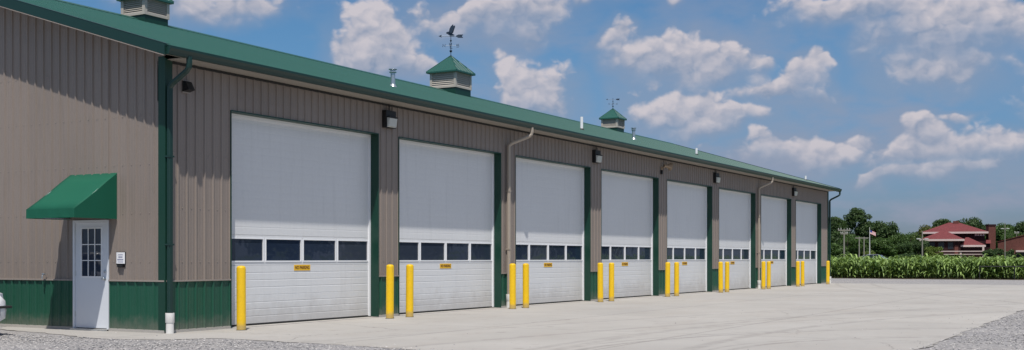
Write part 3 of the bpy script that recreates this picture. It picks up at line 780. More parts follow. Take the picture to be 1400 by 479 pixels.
# wall lights
t = empty('wall_light', (0,0,0))
h_ = MB(); h_.box((-.20, -.12, -.20), (.20, .0, .205), .012)
h_.build('housing', M['black'], t)
l_ = MB(); l_.add([(-.165,-.121,-.185),(.165,-.121,-.185),(.165,-.121,.035),(-.165,-.121,.035),(-.145,-.165,-.165),(.145,-.165,-.165),(.15,-.19,.02),(-.15,-.19,.02)],
      [(0,3,2,1),(4,5,6,7),(0,1,5,4),(3,7,6,2),(0,4,7,3),(1,2,6,5)])
lo = l_.build('lens', M['lens'], t)
h2 = MB(); h2.box((-.17,-.20,.036),(.17,-.119,.056), .004); h2.build('visor', M['black'], t)
cn = MB(); cn.tube([(.07, -.012, .20), (.07, -.012, .36)], .011, 8); cn.build('conduit', M['black'], t)
for n_, i in enumerate((0, 2, 4, 6)):
    o = t if n_ == 0 else copy_tree(t)
    o.location = ((opens[i][1]+opens[i+1][0])/2-.06, -.016, 4.60)
    tag(o, 'black wall light with frosted lens between the %s and %s garage doors' % (ordn[i], ordn[i+1]), 'wall light', 'wall lights between the garage doors')
# horn loudspeaker
t = empty('horn_loudspeaker', (24.05, -.02, 4.66)); tag(t, 'beige horn loudspeaker on the wall between the fourth and fifth garage doors', 'loudspeaker')
ax = Vector((.75, -.55, -.12)).to_track_quat('Z', 'Y').to_matrix()
hn = MB(); hn.lathe([(.045, .0), (.05, .06), (.06, .12), (.09, .20), (.14, .26), (.145, .27), (.13, .27), (.085, .20), (.04, .15), (.03, .12)], (.06, -.08, .05), 20, ax); hn.build('horn', M['beige'], t, smooth=True)
br = MB(); br.tube([(0, 0, -.04), (0, -.08, -.04), (.02, -.14, .03)], .02, 8); br.box((-.05, -.012, -.10), (.05, .01, .02)); br.build('bracket', M['beige'], t)
bx_ = MB(); bx_.box((-.11, -.07, -.27), (-.03, .0, -.12), .006); bx_.build('junction_box', M['black'], t)
# dark exhaust hood beside the corner
t = empty('exhaust_hood', (.50, -.018, 4.55)); tag(t, 'small dark hooded wall vent high beside the near corner downspout', 'wall vent')
e_ = MB(); e_.add([(-.09,0,-.10),(.09,0,-.10),(.09,0,.10),(-.09,0,.10),(-.08,-.15,-.07),(.08,-.15,-.07),(.075,-.06,.09),(-.075,-.06,.09)],
     [(0,1,2,3),(4,7,6,5),(0,4,5,1),(3,2,6,7),(0,3,7,4),(1,5,6,2)]); e_.build('hood', M['black'], t)
f_ = MB(); f_.box((-.10, -.014, -.125), (.10, .002, -.101)).box((-.10,-.014,.101),(.10,.002,.118)); f_.build('flange', M['tantrim'], t)
# notice by the entry door
t = empty('notice_sign', (-.012, 1.10, 1.37)); tag(t, 'small white notice sign on a dark backing to the right of the entry door', 'sign')
b_ = MB(); b_.box((-.022, -.125, -.125), (.01, .125, .115), .008); b_.build('backing', M['black'], t)
b_ = MB(); b_.box((-.029, -.110, -.105), (-.0225, .110, .105), .003); b_.build('plate', M['signwhite'], t)
b_ = MB(); rr = random.Random(3)
for z, hh, w0 in ((.060, .016, .06), (.018, .026, .05), (-.030, .024, .07), (-.072, .014, .065)):
    y = -w0
    while y < w0:
        wd = rr.uniform(.008, .022); b_.box((-.0310, y, z-hh/2), (-.0295, min(y+wd, w0+.01), z+hh/2)); y += wd+.006
b_.build('lettering', M['signgrey'], t)
b_ = MB(); b_.box((-.05, -.07, -.175), (.01, .07, -.127), .006); b_.build('key_box', M['black'], t)
# wall hook / tap left of the door
t = MB(); t.tube([(-.0, 0, 0), (-.07, 0, 0), (-.09, 0, -.03), (-.09, 0, -.08)], .014, 8); t.lathe([(.035, 0), (.035, .012), (.01, .014)], (-.06, 0, .012), 10)
tag(t.build('hose_tap', M['galv'], loc=(-.03, 3.15, 1.05)), 'small metal hose tap on the tan wall left of the entry door', 'tap')

# awning
t = empty('door_awning', (0, 1.86, 2.1)); tag(t, 'green canvas awning over the white entry door', 'awning')
y0_, y1_ = -.64, .64; p_ = 1.0; zt = .865; zv = .165
prof = [(0, zt), (-.25*p_, zt-.155*1.05-.01), (-.5*p_, zt-.35-.012), (-.75*p_, zt-.525-.01), (-p_, zv+.0)]
cv = MB()
n_ = 13
vs = []; cols = [y0_+(y1_-y0_)*q/(n_-1) for q in range(n_)]
for y in cols:
    sag = .026*math.sin((y-y0_)/(y1_-y0_)*math.pi)
    for j, (x, z) in enumerate(prof): vs.append((x, y, z-sag*math.sin(j/4*math.pi)))
fs = [(q*5+j, (q+1)*5+j, (q+1)*5+j+1, q*5+j+1) for q in range(n_-1) for j in range(4)]
cv.add(vs, fs)
oc = cv.build('canopy', M['awning'], t, smooth=True)
so = oc.modifiers.new('s', 'SOLIDIFY'); so.thickness = .006
va = MB(); vs = []
for q, y in enumerate(cols): vs += [(-p_-.002+.004*math.sin(q*1.9), y, 0.), (-p_-.0, y, zv-.001)]
va.add(vs, [(2*q, 2*q+2, 2*q+3, 2*q+1) for q in range(n_-1)])
ov_ = va.build('valance', M['awning'], t); so = ov_.modifiers.new('s', 'SOLIDIFY'); so.thickness = .005
for y in (y0_, y1_):
    sd_ = MB(); pr = [(0, 0), (0, zt)] + prof[1:] + [(-p_, 0)]
    sd_.extr([(x, z-.002) for x, z in pr], lambda u, v, q: (u, q, v), y-.003, y+.003); sd_.build('side_panel', M['awning'], t)
fm = MB()
for y in (y0_+.02, y1_-.02):
    fm.tube([(-.02, y, zt-.03), (-p_+.02, y, zv-.02), (-p_+.02, y, .02), (-.02, y, .02)], .012, 6)
fm.tube([(-p_+.02, y0_+.02, .02), (-p_+.02, y1_-.02, .02)], .012, 6); fm.build('frame', M['galv'], t)

# bollards
t = empty('bollard', (0,0,0))
b_ = MB(); b_.lathe([(.088, .0), (.090, .01), (.088, .02), (.088, 1.17), (.084, 1.195), (.070, 1.212), (.045, 1.222), (.001, 1.226)], (0,0,0), 28); b_.build('sleeve', M['yellow'], t, smooth=True)
b_ = MB(); b_.lathe([(.105, -.02), (.105, .004), (.089, .008)], (0,0,0), 24); b_.build('base_collar', M['rubber'], t)
bx = [1.401, 6.289, 7.084, 12.021, 12.767, 17.65, 18.479, 23.30, 24.171, 29.0, 29.753, 34.65, 35.442, 40.2, 41.05, 45.95]
for i, x in enumerate(bx):
    o = t if i == 0 else copy_tree(t)
    o.location = (x, -.55, 0); o.rotation_euler = (R(random.uniform(-.5, .5)), R(random.uniform(-.5, .5)), random.uniform(0, 6))
    tag(o, 'yellow steel bollard at the %s side of the %s garage door' % ('left' if i % 2 == 0 else 'right', ordn[i//2]), 'bollard', 'yellow bollards along the garage doors')

# ------------------------------------------------------------------ maize field
def maize():
    def plant(h, nl, seed, fine=True):
        r = np.random.default_rng(seed); V = []; F = []
        # stalk
        k_ = 5
        for z, rad in ((0, .016), (h*.9, .008)):
            for q in range(3): V.append((rad*math.cos(q*2.1), rad*math.sin(q*2.1), z))
        F += [(0,1,4,3), (1,2,5,4), (2,0,3,5)]
        for l in range(nl):
            z0 = h*(.10+.82*l/nl); a = l*math.pi + r.uniform(-.6, .6) + seed; L = r.uniform(.60, .95)*(1-.35*abs(l/nl-.5)); up = r.uniform(.9, 1.25)
            o = len(V); seg = 5 if fine else 3
            dx, dy = math.cos(a), math.sin(a); w0 = r.uniform(.055, .08)
            for s in range(seg+1):
                t_ = s/seg; rr_ = L*(t_*.78); z = z0 + L*(up*t_ - 1.05*t_*t_*r.uniform(.85, 1.2)); wd = w0*math.sin(math.pi*min(1, .18+.82*t_))**.7*(1-t_*.25) if s < seg else .003
                tw = r.uniform(-.2, .2)
                V.append((dx*rr_-dy*wd, dy*rr_+dx*wd, z+wd*tw+.012)); V.append((dx*rr_+dy*wd, dy*rr_-dx*wd, z-wd*tw+.012))
            for s in range(seg): F.append((o+2*s, o+2*s+1, o+2*s+3, o+2*s+2))
        return np.array(V), np.array(F)
    tpl = [plant(1.22+.05*i, 11, i+1) for i in range(7)]
    tpl2 = [plant(1.24+.05*i, 7, i+21, False) for i in range(4)]
    VV = []; FF = []; off = 0
    def put(tp, x, y):
        nonlocal off
        V, F = tp[rng.integers(len(tp))]; a = rng.uniform(0, 6.28); s = rng.uniform(.90, 1.10); ca, sa = math.cos(a)*s, math.sin(a)*s
        VV.append(np.c_[V[:,0]*ca-V[:,1]*sa+x, V[:,0]*sa+V[:,1]*ca+y, V[:,2]*s*rng.uniform(.93, 1.05)-.06]); FF.append(F+off); off += len(V)
    row = 0; x = 66.6
    while x < 72.5:
        y = -26.
        while y < 22: put(tpl, x+rng.normal(0, .05), y); y += rng.uniform(.13, .22)
        x += .72
    while x < 92:
        y = -30.
        while y < 30: put(tpl2, x+rng.normal(0, .05), y); y += rng.uniform(.2, .4)
        x += .95
    while x < 135:
        y = -45.
        while y < 50: put(tpl2, x+rng.normal(0, .05), y); y += rng.uniform(.4, .9)
        x += 2.2
    V = np.concatenate(VV); F = np.concatenate(FF)
    me = bpy.data.meshes.new('maize_crop'); me.vertices.add(len(V)); me.vertices.foreach_set('co', V.ravel())
    me.loops.add(F.size); me.loops.foreach_set('vertex_index', F.ravel()); me.polygons.add(len(F))
    me.polygons.foreach_set('loop_start', np.arange(0, F.size, 4)); me.polygons.foreach_set('loop_total', np.full(len(F), 4)); me.update(calc_edges=True)
    me.materials.append(M['corn']); o = bpy.data.objects.new('maize_crop', me); C.objects.link(o)
    tag(o, 'dense field of green maize plants growing beyond the yard', 'maize', kind='stuff')
maize()
flat('field_ground', [(66, -60), (140, -60), (140, 70), (66, 70)], -.05, M['soil'])

# ------------------------------------------------------------------ trees
def crown_mesh(name, w, h, n_clump, n_leaf, leaf, m, seed, bottom=.15, lobes=None):
    """leaf faces clustered on many clumps filling an uneven crown; unit: metres"""
    r = np.random.default_rng(seed); cl = []
    lobes = lobes or [(0, 0, .55, .5, .45)]
    while len(cl) < n_clump:
        L = lobes[r.integers(len(lobes))]
        p = r.normal(0, 1, 3); p /= np.linalg.norm(p); p *= r.uniform(.25, 1.)**.45
        q = np.array([L[0]*w + p[0]*L[3]*w, L[1]*w + p[1]*L[3]*w, (L[2]+p[2]*L[4])*h])
        if q[2] > bottom*h*.6: cl.append((q, r.uniform(.08, .17)*min(w, h)))
    V = np.zeros((n_clump*n_leaf*4, 3)); i = 0
    for q, rad in cl:
        d = r.normal(0, 1, (n_leaf, 3)); d /= np.linalg.norm(d, axis=1)[:, None]
        pos = q + d*rad*(r.uniform(.2, 1., (n_leaf, 1))**.5)*np.array([1.15, 1.15, .8])
        nrm = d*.6 + r.normal(0, .6, (n_leaf, 3)) + np.array([0, 0, .35]); nrm /= np.linalg.norm(nrm, axis=1)[:, None]
        t_ = np.cross(nrm, r.normal(0, 1, (n_leaf, 3))); t_ /= np.linalg.norm(t_, axis=1)[:, None]; b_ = np.cross(nrm, t_)
        s = leaf*r.uniform(.6, 1.3, (n_leaf, 1))
        for a_, c_ in ((-1, -.6), (1, -.4), (.8, .6), (-.7, .8)):
            V[i:i+4*n_leaf:4][:] = 0
        V[i+0:i+4*n_leaf:4] = pos - t_*s - b_*s*.6; V[i+1:i+4*n_leaf:4] = pos + t_*s - b_*s*.5
        V[i+2:i+4*n_leaf:4] = pos + t_*s*.8 + b_*s*.6; V[i+3:i+4*n_leaf:4] = pos - t_*s*.7 + b_*s*.7
        i += 4*n_leaf
    F = np.arange(len(V)); me = bpy.data.meshes.new(name); me.vertices.add(len(V)); me.vertices.foreach_set('co', V.ravel())
    me.loops.add(len(F)); me.loops.foreach_set('vertex_index', F); nf = len(F)//4; me.polygons.add(nf)
    me.polygons.foreach_set('loop_start', np.arange(0, len(F), 4)); me.polygons.foreach_set('loop_total', np.full(nf, 4)); me.update(calc_edges=True)
    me.materials.append(m); return me, cl
def trunk_mesh(cl, h, rad, seed):
    m = MB(); r = random.Random(seed); top = .55*h
    pts = [(0, 0, -.3)] + [(r.uniform(-.15, .15), r.uniform(-.15, .15), top*q/4) for q in range(1, 5)]
    m.tube(pts, [rad*1.25, rad, rad*.8, rad*.62, rad*.45], 8)
    for q, rd in cl[::max(1, len(cl)//14)]:
        z0 = min(top*.95, max(.18*h, q[2]*.55)); base = Vector((0, 0, z0)); e_ = Vector(q); mid = base.lerp(e_, .5) + Vector((0, 0, .05*h))
        m.tube([base, mid, e_], [rad*.4, rad*.25, rad*.08], 5)
    me = bpy.data.meshes.new('trunk'); me.from_pydata(m.v, [], m.f); me.update(); me.materials.append(M['bark']); return me
T = {}
def template(key, *a, rad=.3, **kw):
    me, cl = crown_mesh('crown', *a, **kw); T[key] = (me, trunk_mesh(cl, a[1], rad, kw['seed']), a[0], a[1])
# (width and height of the template are 10 x 12 m; instances are scaled)
template('broad', 10, 12, 90, 210, .15, M['leaf_dark'], seed=1, lobes=[(0,0,.55,.38,.36),(.22,.1,.5,.25,.25),(-.25,-.1,.48,.24,.25),(.0,.0,.85,.2,.13)])
template('broad2', 10, 12, 90, 210, .15, M['leaf_mid'], seed=2, lobes=[(-.1,0,.62,.32,.33),(.25,0,.42,.24,.28),(-.28,0,.38,.22,.26),(.05,0,.2,.35,.15)])
template('tall', 7, 13, 80, 210, .15, M['leaf_dark'], seed=3, lobes=[(0,0,.76,.42,.20),(.12,.1,.90,.25,.10),(-.15,0,.48,.38,.25),(.1,0,.3,.42,.22),(-.2,.1,.6,.3,.2)])
template('round', 9, 10, 90, 150, .18, M['leaf_mid'], seed=4, lobes=[(0,0,.50,.42,.42),(.1,.2,.72,.25,.22)])
template('dark', 9, 11, 90, 150, .18, M['leaf_dark'], seed=5, lobes=[(0,0,.48,.40,.40),(-.2,.1,.70,.2,.2),(.2,-.1,.74,.2,.2)])
template('olive', 10, 10, 80, 150, .19, M['leaf_olive'], seed=6, lobes=[(0,0,.55,.42,.36),(.25,0,.75,.2,.18)])
template('bush', 4, 3.2, 40, 160, .09, M['leaf_bush'], seed=7, rad=.06, bottom=.0, lobes=[(0,0,.45,.42,.45)])
template('darkbush', 5, 3.2, 45, 160, .10, M['leaf_dark'], seed=8, rad=.06, bottom=.0, lobes=[(-.15,0,.42,.35,.42),(.2,0,.38,.3,.38)])
def place(px, t):
    r = (px-700)/1600*t
    return CAM[0] + HF[0]*t + HF[1]*r, CAM[1] + HF[1]*t - HF[0]*r
def tree(kind, px, top, wpx, t, label, name='tree', group='trees beyond the field', xy=None, wh=None):
    me, tr, w0, h0 = T[kind]
    if xy is None:
        x, y = place(px, t); hh = 1.37 + (353-top)/1600*t; ww = wpx/1600*t*1.3
    else: (x, y), (ww, hh) = xy, wh
    o = empty(name, (x, y, -.1), random.uniform(0, 6.28)); s = ww/w0*1.0; o.scale = (s, s, hh/h0/1.0)
    c = bpy.data.objects.new('crown', me); C.objects.link(c); c.parent = o
    k_ = bpy.data.objects.new('trunk', tr); C.objects.link(k_); k_.parent = o
    tag(o, label, 'bush' if name == 'bush' else 'tree', group); return o
TL = [
 ('broad', 1139, 297, 44, 235, 'dark broad tree just right of the garage end, touching its downspout in the view'),
 ('tall', 1173, 286, 30, 238, 'tallest dark tree with a heavy top, right of the tree by the garage end'),
 ('broad2', 1158, 318, 44, 225, 'lower mid green tree below the tallest dark tree'),
 ('dark', 1207, 299, 36, 242, 'dark rounded tree right of the flagpole'),
 ('round', 1203, 325, 38, 226, 'low mid green tree in front of the dark rounded tree'),
 ('round', 1224, 319, 30, 240, 'mid green tree above the parked cars'),
 ('broad2', 1243, 315, 44, 262, 'broad mid green tree left of the red roofed house'),
 ('dark', 1232, 330, 30, 235, 'low dark tree between the parked cars and the red roofed house'),
 ('olive', 1270, 308, 36, 285, 'olive brown tree behind the left end of the red roof'),
 ('broad', 1288, 300, 44, 300, 'dark tree behind the middle of the red roof, lower than the one by the ridge'),
 ('dark', 1323, 294, 32, 292, 'dark rounded tree rising behind the ridge of the red roof'),
 ('broad', 1347, 307, 28, 300, 'dark tree directly behind the brick chimney'),
 ('round', 1366, 306, 36, 290, 'mid green tree right of the brick chimney'),
 ('broad2', 1385, 312, 34, 275, 'mid green tree behind the roof of the brick hall'),
 ('dark', 1403, 300, 36, 300, 'dark tree at the right end above the brick hall'),
 ('broad', 1440, 300, 50, 290, 'dark tree standing farther right behind the brick hall'),
 ('round', 1490, 306, 50, 300, 'round tree beyond the right end of the brick hall'),
 ('broad', 1100, 304, 46, 250, 'dark tree hidden behind the far end of the garage'),
 ('broad2', 1055, 310, 50, 255, 'mid green tree hidden farther behind the garage'),
 ('broad', 1152, 301, 40, 250, 'dark tree filling the gap behind the two tallest trees by the garage end'),
 ('broad2', 1190, 312, 36, 255, 'mid green tree behind the flagpole'),
 ('dark', 1215, 312, 36, 270, 'dark tree behind the parked cars, right of the rounded tree'),
 ('broad2', 1262, 313, 36, 300, 'mid green tree behind the lamp pole'),
 ('broad', 1376, 307, 40, 320, 'dark tree far behind the gap between chimney and brick hall'),
 ('dark', 1256, 326, 22, 240, 'small dark tree beside the left eave of the red roofed house'),
]
for a in TL: tree(*a)
for i in range(9): tree('broad' if i % 2 else 'dark', 1130+i*36+random.uniform(-8, 8), random.uniform(319, 326), 56, 330+random.uniform(0, 20), 'far tree in the low treeline, %s' % ['behind the garage end', 'behind the tallest dark tree', 'behind the flagpole', 'behind the parked cars', 'left of the red roofed house', 'behind the red roofed house', 'behind the brick chimney', 'behind the brick hall', 'at the right edge behind the brick hall'][i], group='far low treeline')
tree('bush', 1277, 332, 22, 238, 'yellow green bush in front of the red roofed house', 'bush', 'bushes by the buildings')
tree('darkbush', 1356, 334, 26, 232, 'dark bush below the brick chimney', 'bush', 'bushes by the buildings')
tree('darkbush', 1374, 335, 24, 226, 'dark bush against the left corner of the brick hall', 'bush', 'bushes by the buildings')
tree('bush', 1187, 339, 18, 206, 'light green bush between the utility posts and the flagpole', 'bush', 'bushes by the buildings')
tree('darkbush', 1240, 341, 26, 215, 'low dark bush right of the parked cars', 'bush', 'bushes by the buildings')
# across the yard behind the photographer (seen in the door windows)
for i in range(16):
    a_ = -30 + i*17
    tree(('broad', 'dark', 'tall', 'olive')[i % 4], 0, 0, 0, 0, 'tree across the yard behind the photographer, number %s from the west' % ['one','two','three','four','five','six','seven','eight','nine','ten','eleven','twelve','thirteen','fourteen','fifteen','sixteen'][i], group='trees across the yard', xy=(a_+random.uniform(-4, 4), -85-random.uniform(0, 18)), wh=(random.uniform(9, 14), random.uniform(7, 12)))

# ------------------------------------------------------------------ far buildings
def frame_at(px, t):
    x, y = place(px, t); return x, y
def house():
    t_ = 262; x, y = place(1300, t_)
    H_ = empty('brick_house', (x, y, -.1))   # local x = to the right in the view, local -y = towards the viewer... see below
    tag(H_, 'two storey dark brick house with hipped red roofs beyond the maize', 'house')
    s = t_/1600                                                       # metres per pixel there
    ct = math.cos(math.atan((1300-700)/1600)); X = lambda p: (p-1300)*s*ct
    Z = lambda p: 1.47 + (353-p)*s
    # local axes: +x right, -y ... rotate so that local y points away from the viewer
    wl = MB(); wl.box((X(1265), 1, 0), (X(1346), 11, Z(317)))
    wl.box((X(1266), -4.5, 0), (X(1313), 1.2, Z(328))); wl.box((X(1313)+.01, -3.4, 0), (X(1343), .99, Z(336)))
    w_ = wl.build('wall', M['brick'], H_)
    def hip(x0, x1, y0, y1, ze, zr, ridge, ov=.6, nm='roof'):
        m_ = MB(); a0, a1, b0, b1 = x0-ov, x1+ov, y0-ov, y1+ov
        cx0, cx1 = ridge; cy = (b0+b1)/2
        m_.add([(a0,b0,ze),(a1,b0,ze),(a1,b1,ze),(a0,b1,ze),(cx0,cy,zr),(cx1,cy,zr)], [(0,1,5,4),(1,2,5),(2,3,4,5),(3,0,4),(3,2,1,0)])
        r_ = m_.build(nm, M['redroof'], H_)
        c = MB(); c.box((a0-.06, b0-.06, ze-.42), (a1+.06, b1+.06, ze-.004)); c.build('cornice', M['palecornice'], r_)
        return r_
    rU = hip(X(1265), X(1346), 1, 11, Z(317), Z(303.5), (X(1297), X(1311)), .7)
    hip(X(1262), X(1314), -4.5, 1.2, Z(327.5), Z(316), (X(1288), X(1293)), .6)
    hip(X(1316), X(1343), -3.4, .99, Z(335.5), Z(325), (X(1320), X(1324)), .5)
    cm = MB(); cm.box((X(1303), 5.2, Z(306)), (X(1311), 6.2, Z(301.5)), .03); cm.build('roof_vent', M['brick2'], rU)
    for a_ in (1334, 1337.5, 1341, 1344.5):
        m_ = MB(); m_.box((X(a_)-.2, .93, Z(322.8)), (X(a_)+.2, .99, Z(318.6))); m_.build('window', M['palecornice'], H_)
    for a_, b_, c_, d_ in ((1270, 1278, 341, 332), (1283, 1291, 341, 332), (1296, 1303, 341, 332)):
        m_ = MB(); m_.box((X(a_), -4.56, Z(c_)), (X(b_), -4.505, Z(d_))); f_ = m_.build('window', M['darkwin'], H_)
    dr = MB(); dr.box((X(1305), -4.56, Z(348)), (X(1310), -4.505, Z(336))); dr.build('door', M['brick2'], H_)
    # gallery with rail and posts
    g_ = MB(); g_.box((X(1282), -6.6, Z(344.6)), (X(1343), -6.5, Z(343.4))); g_.box((X(1282), -6.6, Z(348.5)), (X(1343), -4.6, Z(347.6)))
    g_.build('balcony_rail', M['palecornice'], H_)
    for a_ in (1313, 1343):
        m_ = MB(); m_.box((X(a_)-.2, -6.45, 0), (X(a_)+.2, -6.1, Z(337.4 if a_ > 1330 else 345))); m_.build('porch_post', M['palecornice'], H_)
    # wing at the right
    wg = MB(); wg.box((X(1347), 4, 0), (X(1354), 9, Z(333))); wg.build('side_wing', M['brick'], H_)
    rr_ = MB(); rr_.extr([(3.6, Z(333)), (9.4, Z(333)), (6.5, Z(328))], lambda u, v, q: (q, u, v), X(1346.5), X(1355)); rr_.build('roof', M['redroof'], H_)
    return H_
hs_ = house(); hs_.rotation_euler = (0, 0, math.atan2(-HF[0], HF[1]) - math.atan(600/1600))
def hall():
    t_ = 235; x, y = place(1400, t_); s = t_/1600
    ct = math.cos(math.atan(700/1600)); X = lambda p: (p-1400)*s*ct
    Z = lambda p: 1.47 + (353-p)*s
    H_ = empty('brick_hall', (x, y, -.1), math.atan2(-HF[0], HF[1]) - math.atan(690/1600) - .03); tag(H_, 'long low red brick hall with a pale door at the right end of the view', 'building')
    w_ = MB(); w_.extr([(X(1364), 0), (X(1364), Z(330.6)), (X(1425), Z(316)), (X(1486), Z(330.6)), (X(1486), 0)], lambda u, v, q: (u, q, v), 0, 16); w_.build('wall', M['brick2'], H_)
    r_ = MB()
    for sg in (1, -1):
        c = X(1425); f = lambda u: c+sg*(u-c)
        r_.extr([(f(X(1362.5)), Z(330.6)-.05), (f(X(1362.5)), Z(330.6)+.02), (f(X(1425)), Z(316)+.1), (f(X(1425)), Z(316)+.02)], lambda u, v, q: (u, q, v), -.15, 16.4)
    r_.build('roof', M['redroof'], H_)
    d = MB(); d.box((X(1390), -.06, 0), (X(1414), -.004, Z(345.5))); d.build('door', M['darkwin'], H_)
    d = MB(); d.box((X(1389), -1.4, Z(345)), (X(1415), -.01, Z(342.5)), .05); d.build('door_canopy', M['palecornice'], H_)
    return H_
hall()
def chimney():
    t_ = 268; x, y = place(1354.5, t_); H_ = empty('brick_chimney', (x, y, -.1), math.atan2(-HF[0], HF[1])); tag(H_, 'square brick chimney stack between the house and the brick hall', 'chimney')
    s = t_/1600; zt = 1.47+(353-307)*s
    m_ = MB(); m_.box((-.8, -.8, 0), (.8, .8, zt-.4)); m_.build('stack', M['brick2'], H_)
    m_ = MB(); m_.box((-.9, -.9, zt-.39), (.9, .9, zt)); m_.build('cap', M['brick'], H_)
chimney()
VR = math.atan2(-HF[0], HF[1])
def pole(px, t_, top, label, name='utility_pole', arm=None, heads=0, m='polewhite', r=.14):
    x, y = place(px, t_); s = t_/1600; h = 1.47+(353-top)*s
    o = empty(name, (x, y, -.1), VR); tag(o, label, 'pole')
    m_ = MB(); m_.tube([(0, 0, 0), (0, 0, h*.5), (0, 0, h)], [r, r*.85, r*.65], 10); m_.build('pole', M[m], o)
    if arm:
        a_ = MB()
        for z, wd in arm: a_.box((-wd, -.10, h-z-.1), (wd, .10, h-z+.1))
        ao = a_.build('crossarm', M['wood'], o)
        for z, wd in arm:
            for q in (-.9, -.5, .5, .9):
                i_ = MB(); i_.lathe([(.05, 0), (.09, .06), (.05, .12), (.08, .18), (.02, .24)], (wd*q, 0, h-z+.1), 8); i_.build('insulator', M['polewhite'], ao)
    for q in range(heads):
        sx = -1 if q == 0 else 1
        l_ = MB(); l_.box((min(sx*.28, sx*.80), -.15, h-1.16), (max(sx*.28, sx*.80), .15, h-1.0), .05); l_.build('lamp_head', M['polewhite'], o)
        l_ = MB(); l_.tube([(0, 0, h-1.2), (sx*.3, 0, h-1.12)], .04, 6); l_.build('lamp_arm', M['polewhite'], o)
    return o
pole(1154, 190, 313, 'pale pole with crossarms in front of the tallest dark tree', arm=[(.25, 1.0), (.8, .6)], m='wood', r=.17)
t_ = 205; x, y = place(1178, t_); o = empty('utility_pole', (x, y, -.1), VR); tag(o, 'two post utility frame with a crossbar left of the flagpole', 'utility frame')
for px_ in (-.42, .42):
    m_ = MB(); m_.tube([(px_, 0, 0), (px_, 0, 5.2)], [.11, .09], 8); m_.build('post', M['wood'], o)
m_ = MB(); m_.box((-1.15, -.08, 4.9), (1.15, .08, 5.06)); m_.build('crossbar', M['wood'], o)
# flagpole
t_ = 200; x, y = place(1189, t_); s = t_/1600; h = 1.47+(353-312)*s; o = empty('flagpole', (x, y, -.1), VR); tag(o, 'pale flagpole with a small striped flag', 'flagpole')
m_ = MB(); m_.tube([(0, 0, 0), (0, 0, h)], [.11, .055], 10); m_.build('pole', M['polewhite'], o)
m_ = MB(); m_.lathe([(.01, -.08), (.08, 0), (.01, .08)], (0, 0, h+.06), 8); m_.build('finial', M['polewhite'], o)
fl = MB(); W_ = .95; Hh = .62; nst = 13
fw = lambda u: .10*math.sin(u*5.)*u/W_; fd_ = lambda u: -.42*(u/W_)**1.2
for kk, mm in ((0, 'flagred'), (1, 'flagwhite')):
    f_ = MB()
    for q in range(kk, nst, 2):
        z1_, z0_ = h-.35-Hh*q/nst, h-.35-Hh*(q+1)/nst
        us = [W_*j/8 for j in range(9)]
        f_.add([(u+.06, fw(u), z0_+fd_(u)) for u in us] + [(u+.06, fw(u), z1_+fd_(u)) for u in us], [(j, j+1, 10+j, 9+j) for j in range(8)])
    ob = f_.build('flag_stripes', M[mm], o); so = ob.modifiers.new('s', 'SOLIDIFY'); so.thickness = .01
f_ = MB(); us = [W_*.4*j/4 for j in range(5)]
f_.add([(u+.06, fw(u)-.015, h-.35-Hh*7/nst+fd_(u)) for u in us] + [(u+.06, fw(u)-.015, h-.35+fd_(u)) for u in us], [(j, j+1, 6+j, 5+j) for j in range(4)])
ob = f_.build('flag_canton', M['flagblue'], o); so = ob.modifiers.new('s', 'SOLIDIFY'); so.thickness = .01
pole(1261, 160, 316, 'pale lamp pole with two white heads at the left end of the red roofs', 'street_lamp', heads=2, m='wood', r=.12)
pole(1374, 222, 305, 'thin grey pole with white boxes behind the brick hall roof', 'utility_pole', arm=None, heads=2, m='wood', r=.10)
pole(1390, 260, 317, 'short thin grey pole above the brick hall roof', 'utility_pole', arm=[(.3, .5)], m='wood', r=.10)

# pipe fence in front of the maize
fe = empty('pipe_fence', (66.0, -5.4, 0)); tag(fe, 'low black pipe rail fence in front of the maize at the right', 'fence')
m_ = MB(); m_.tube([(0, 0, .82), (0, -14.7, .82)], .034, 8); m_.build('rail', M['fence'], fe)
for q in range(8):
    m_ = MB(); m_.tube([(0, -2.1*q, -.05), (0, -2.1*q, .86)], .038, 8); m_.build('post', M['fence'], fe)

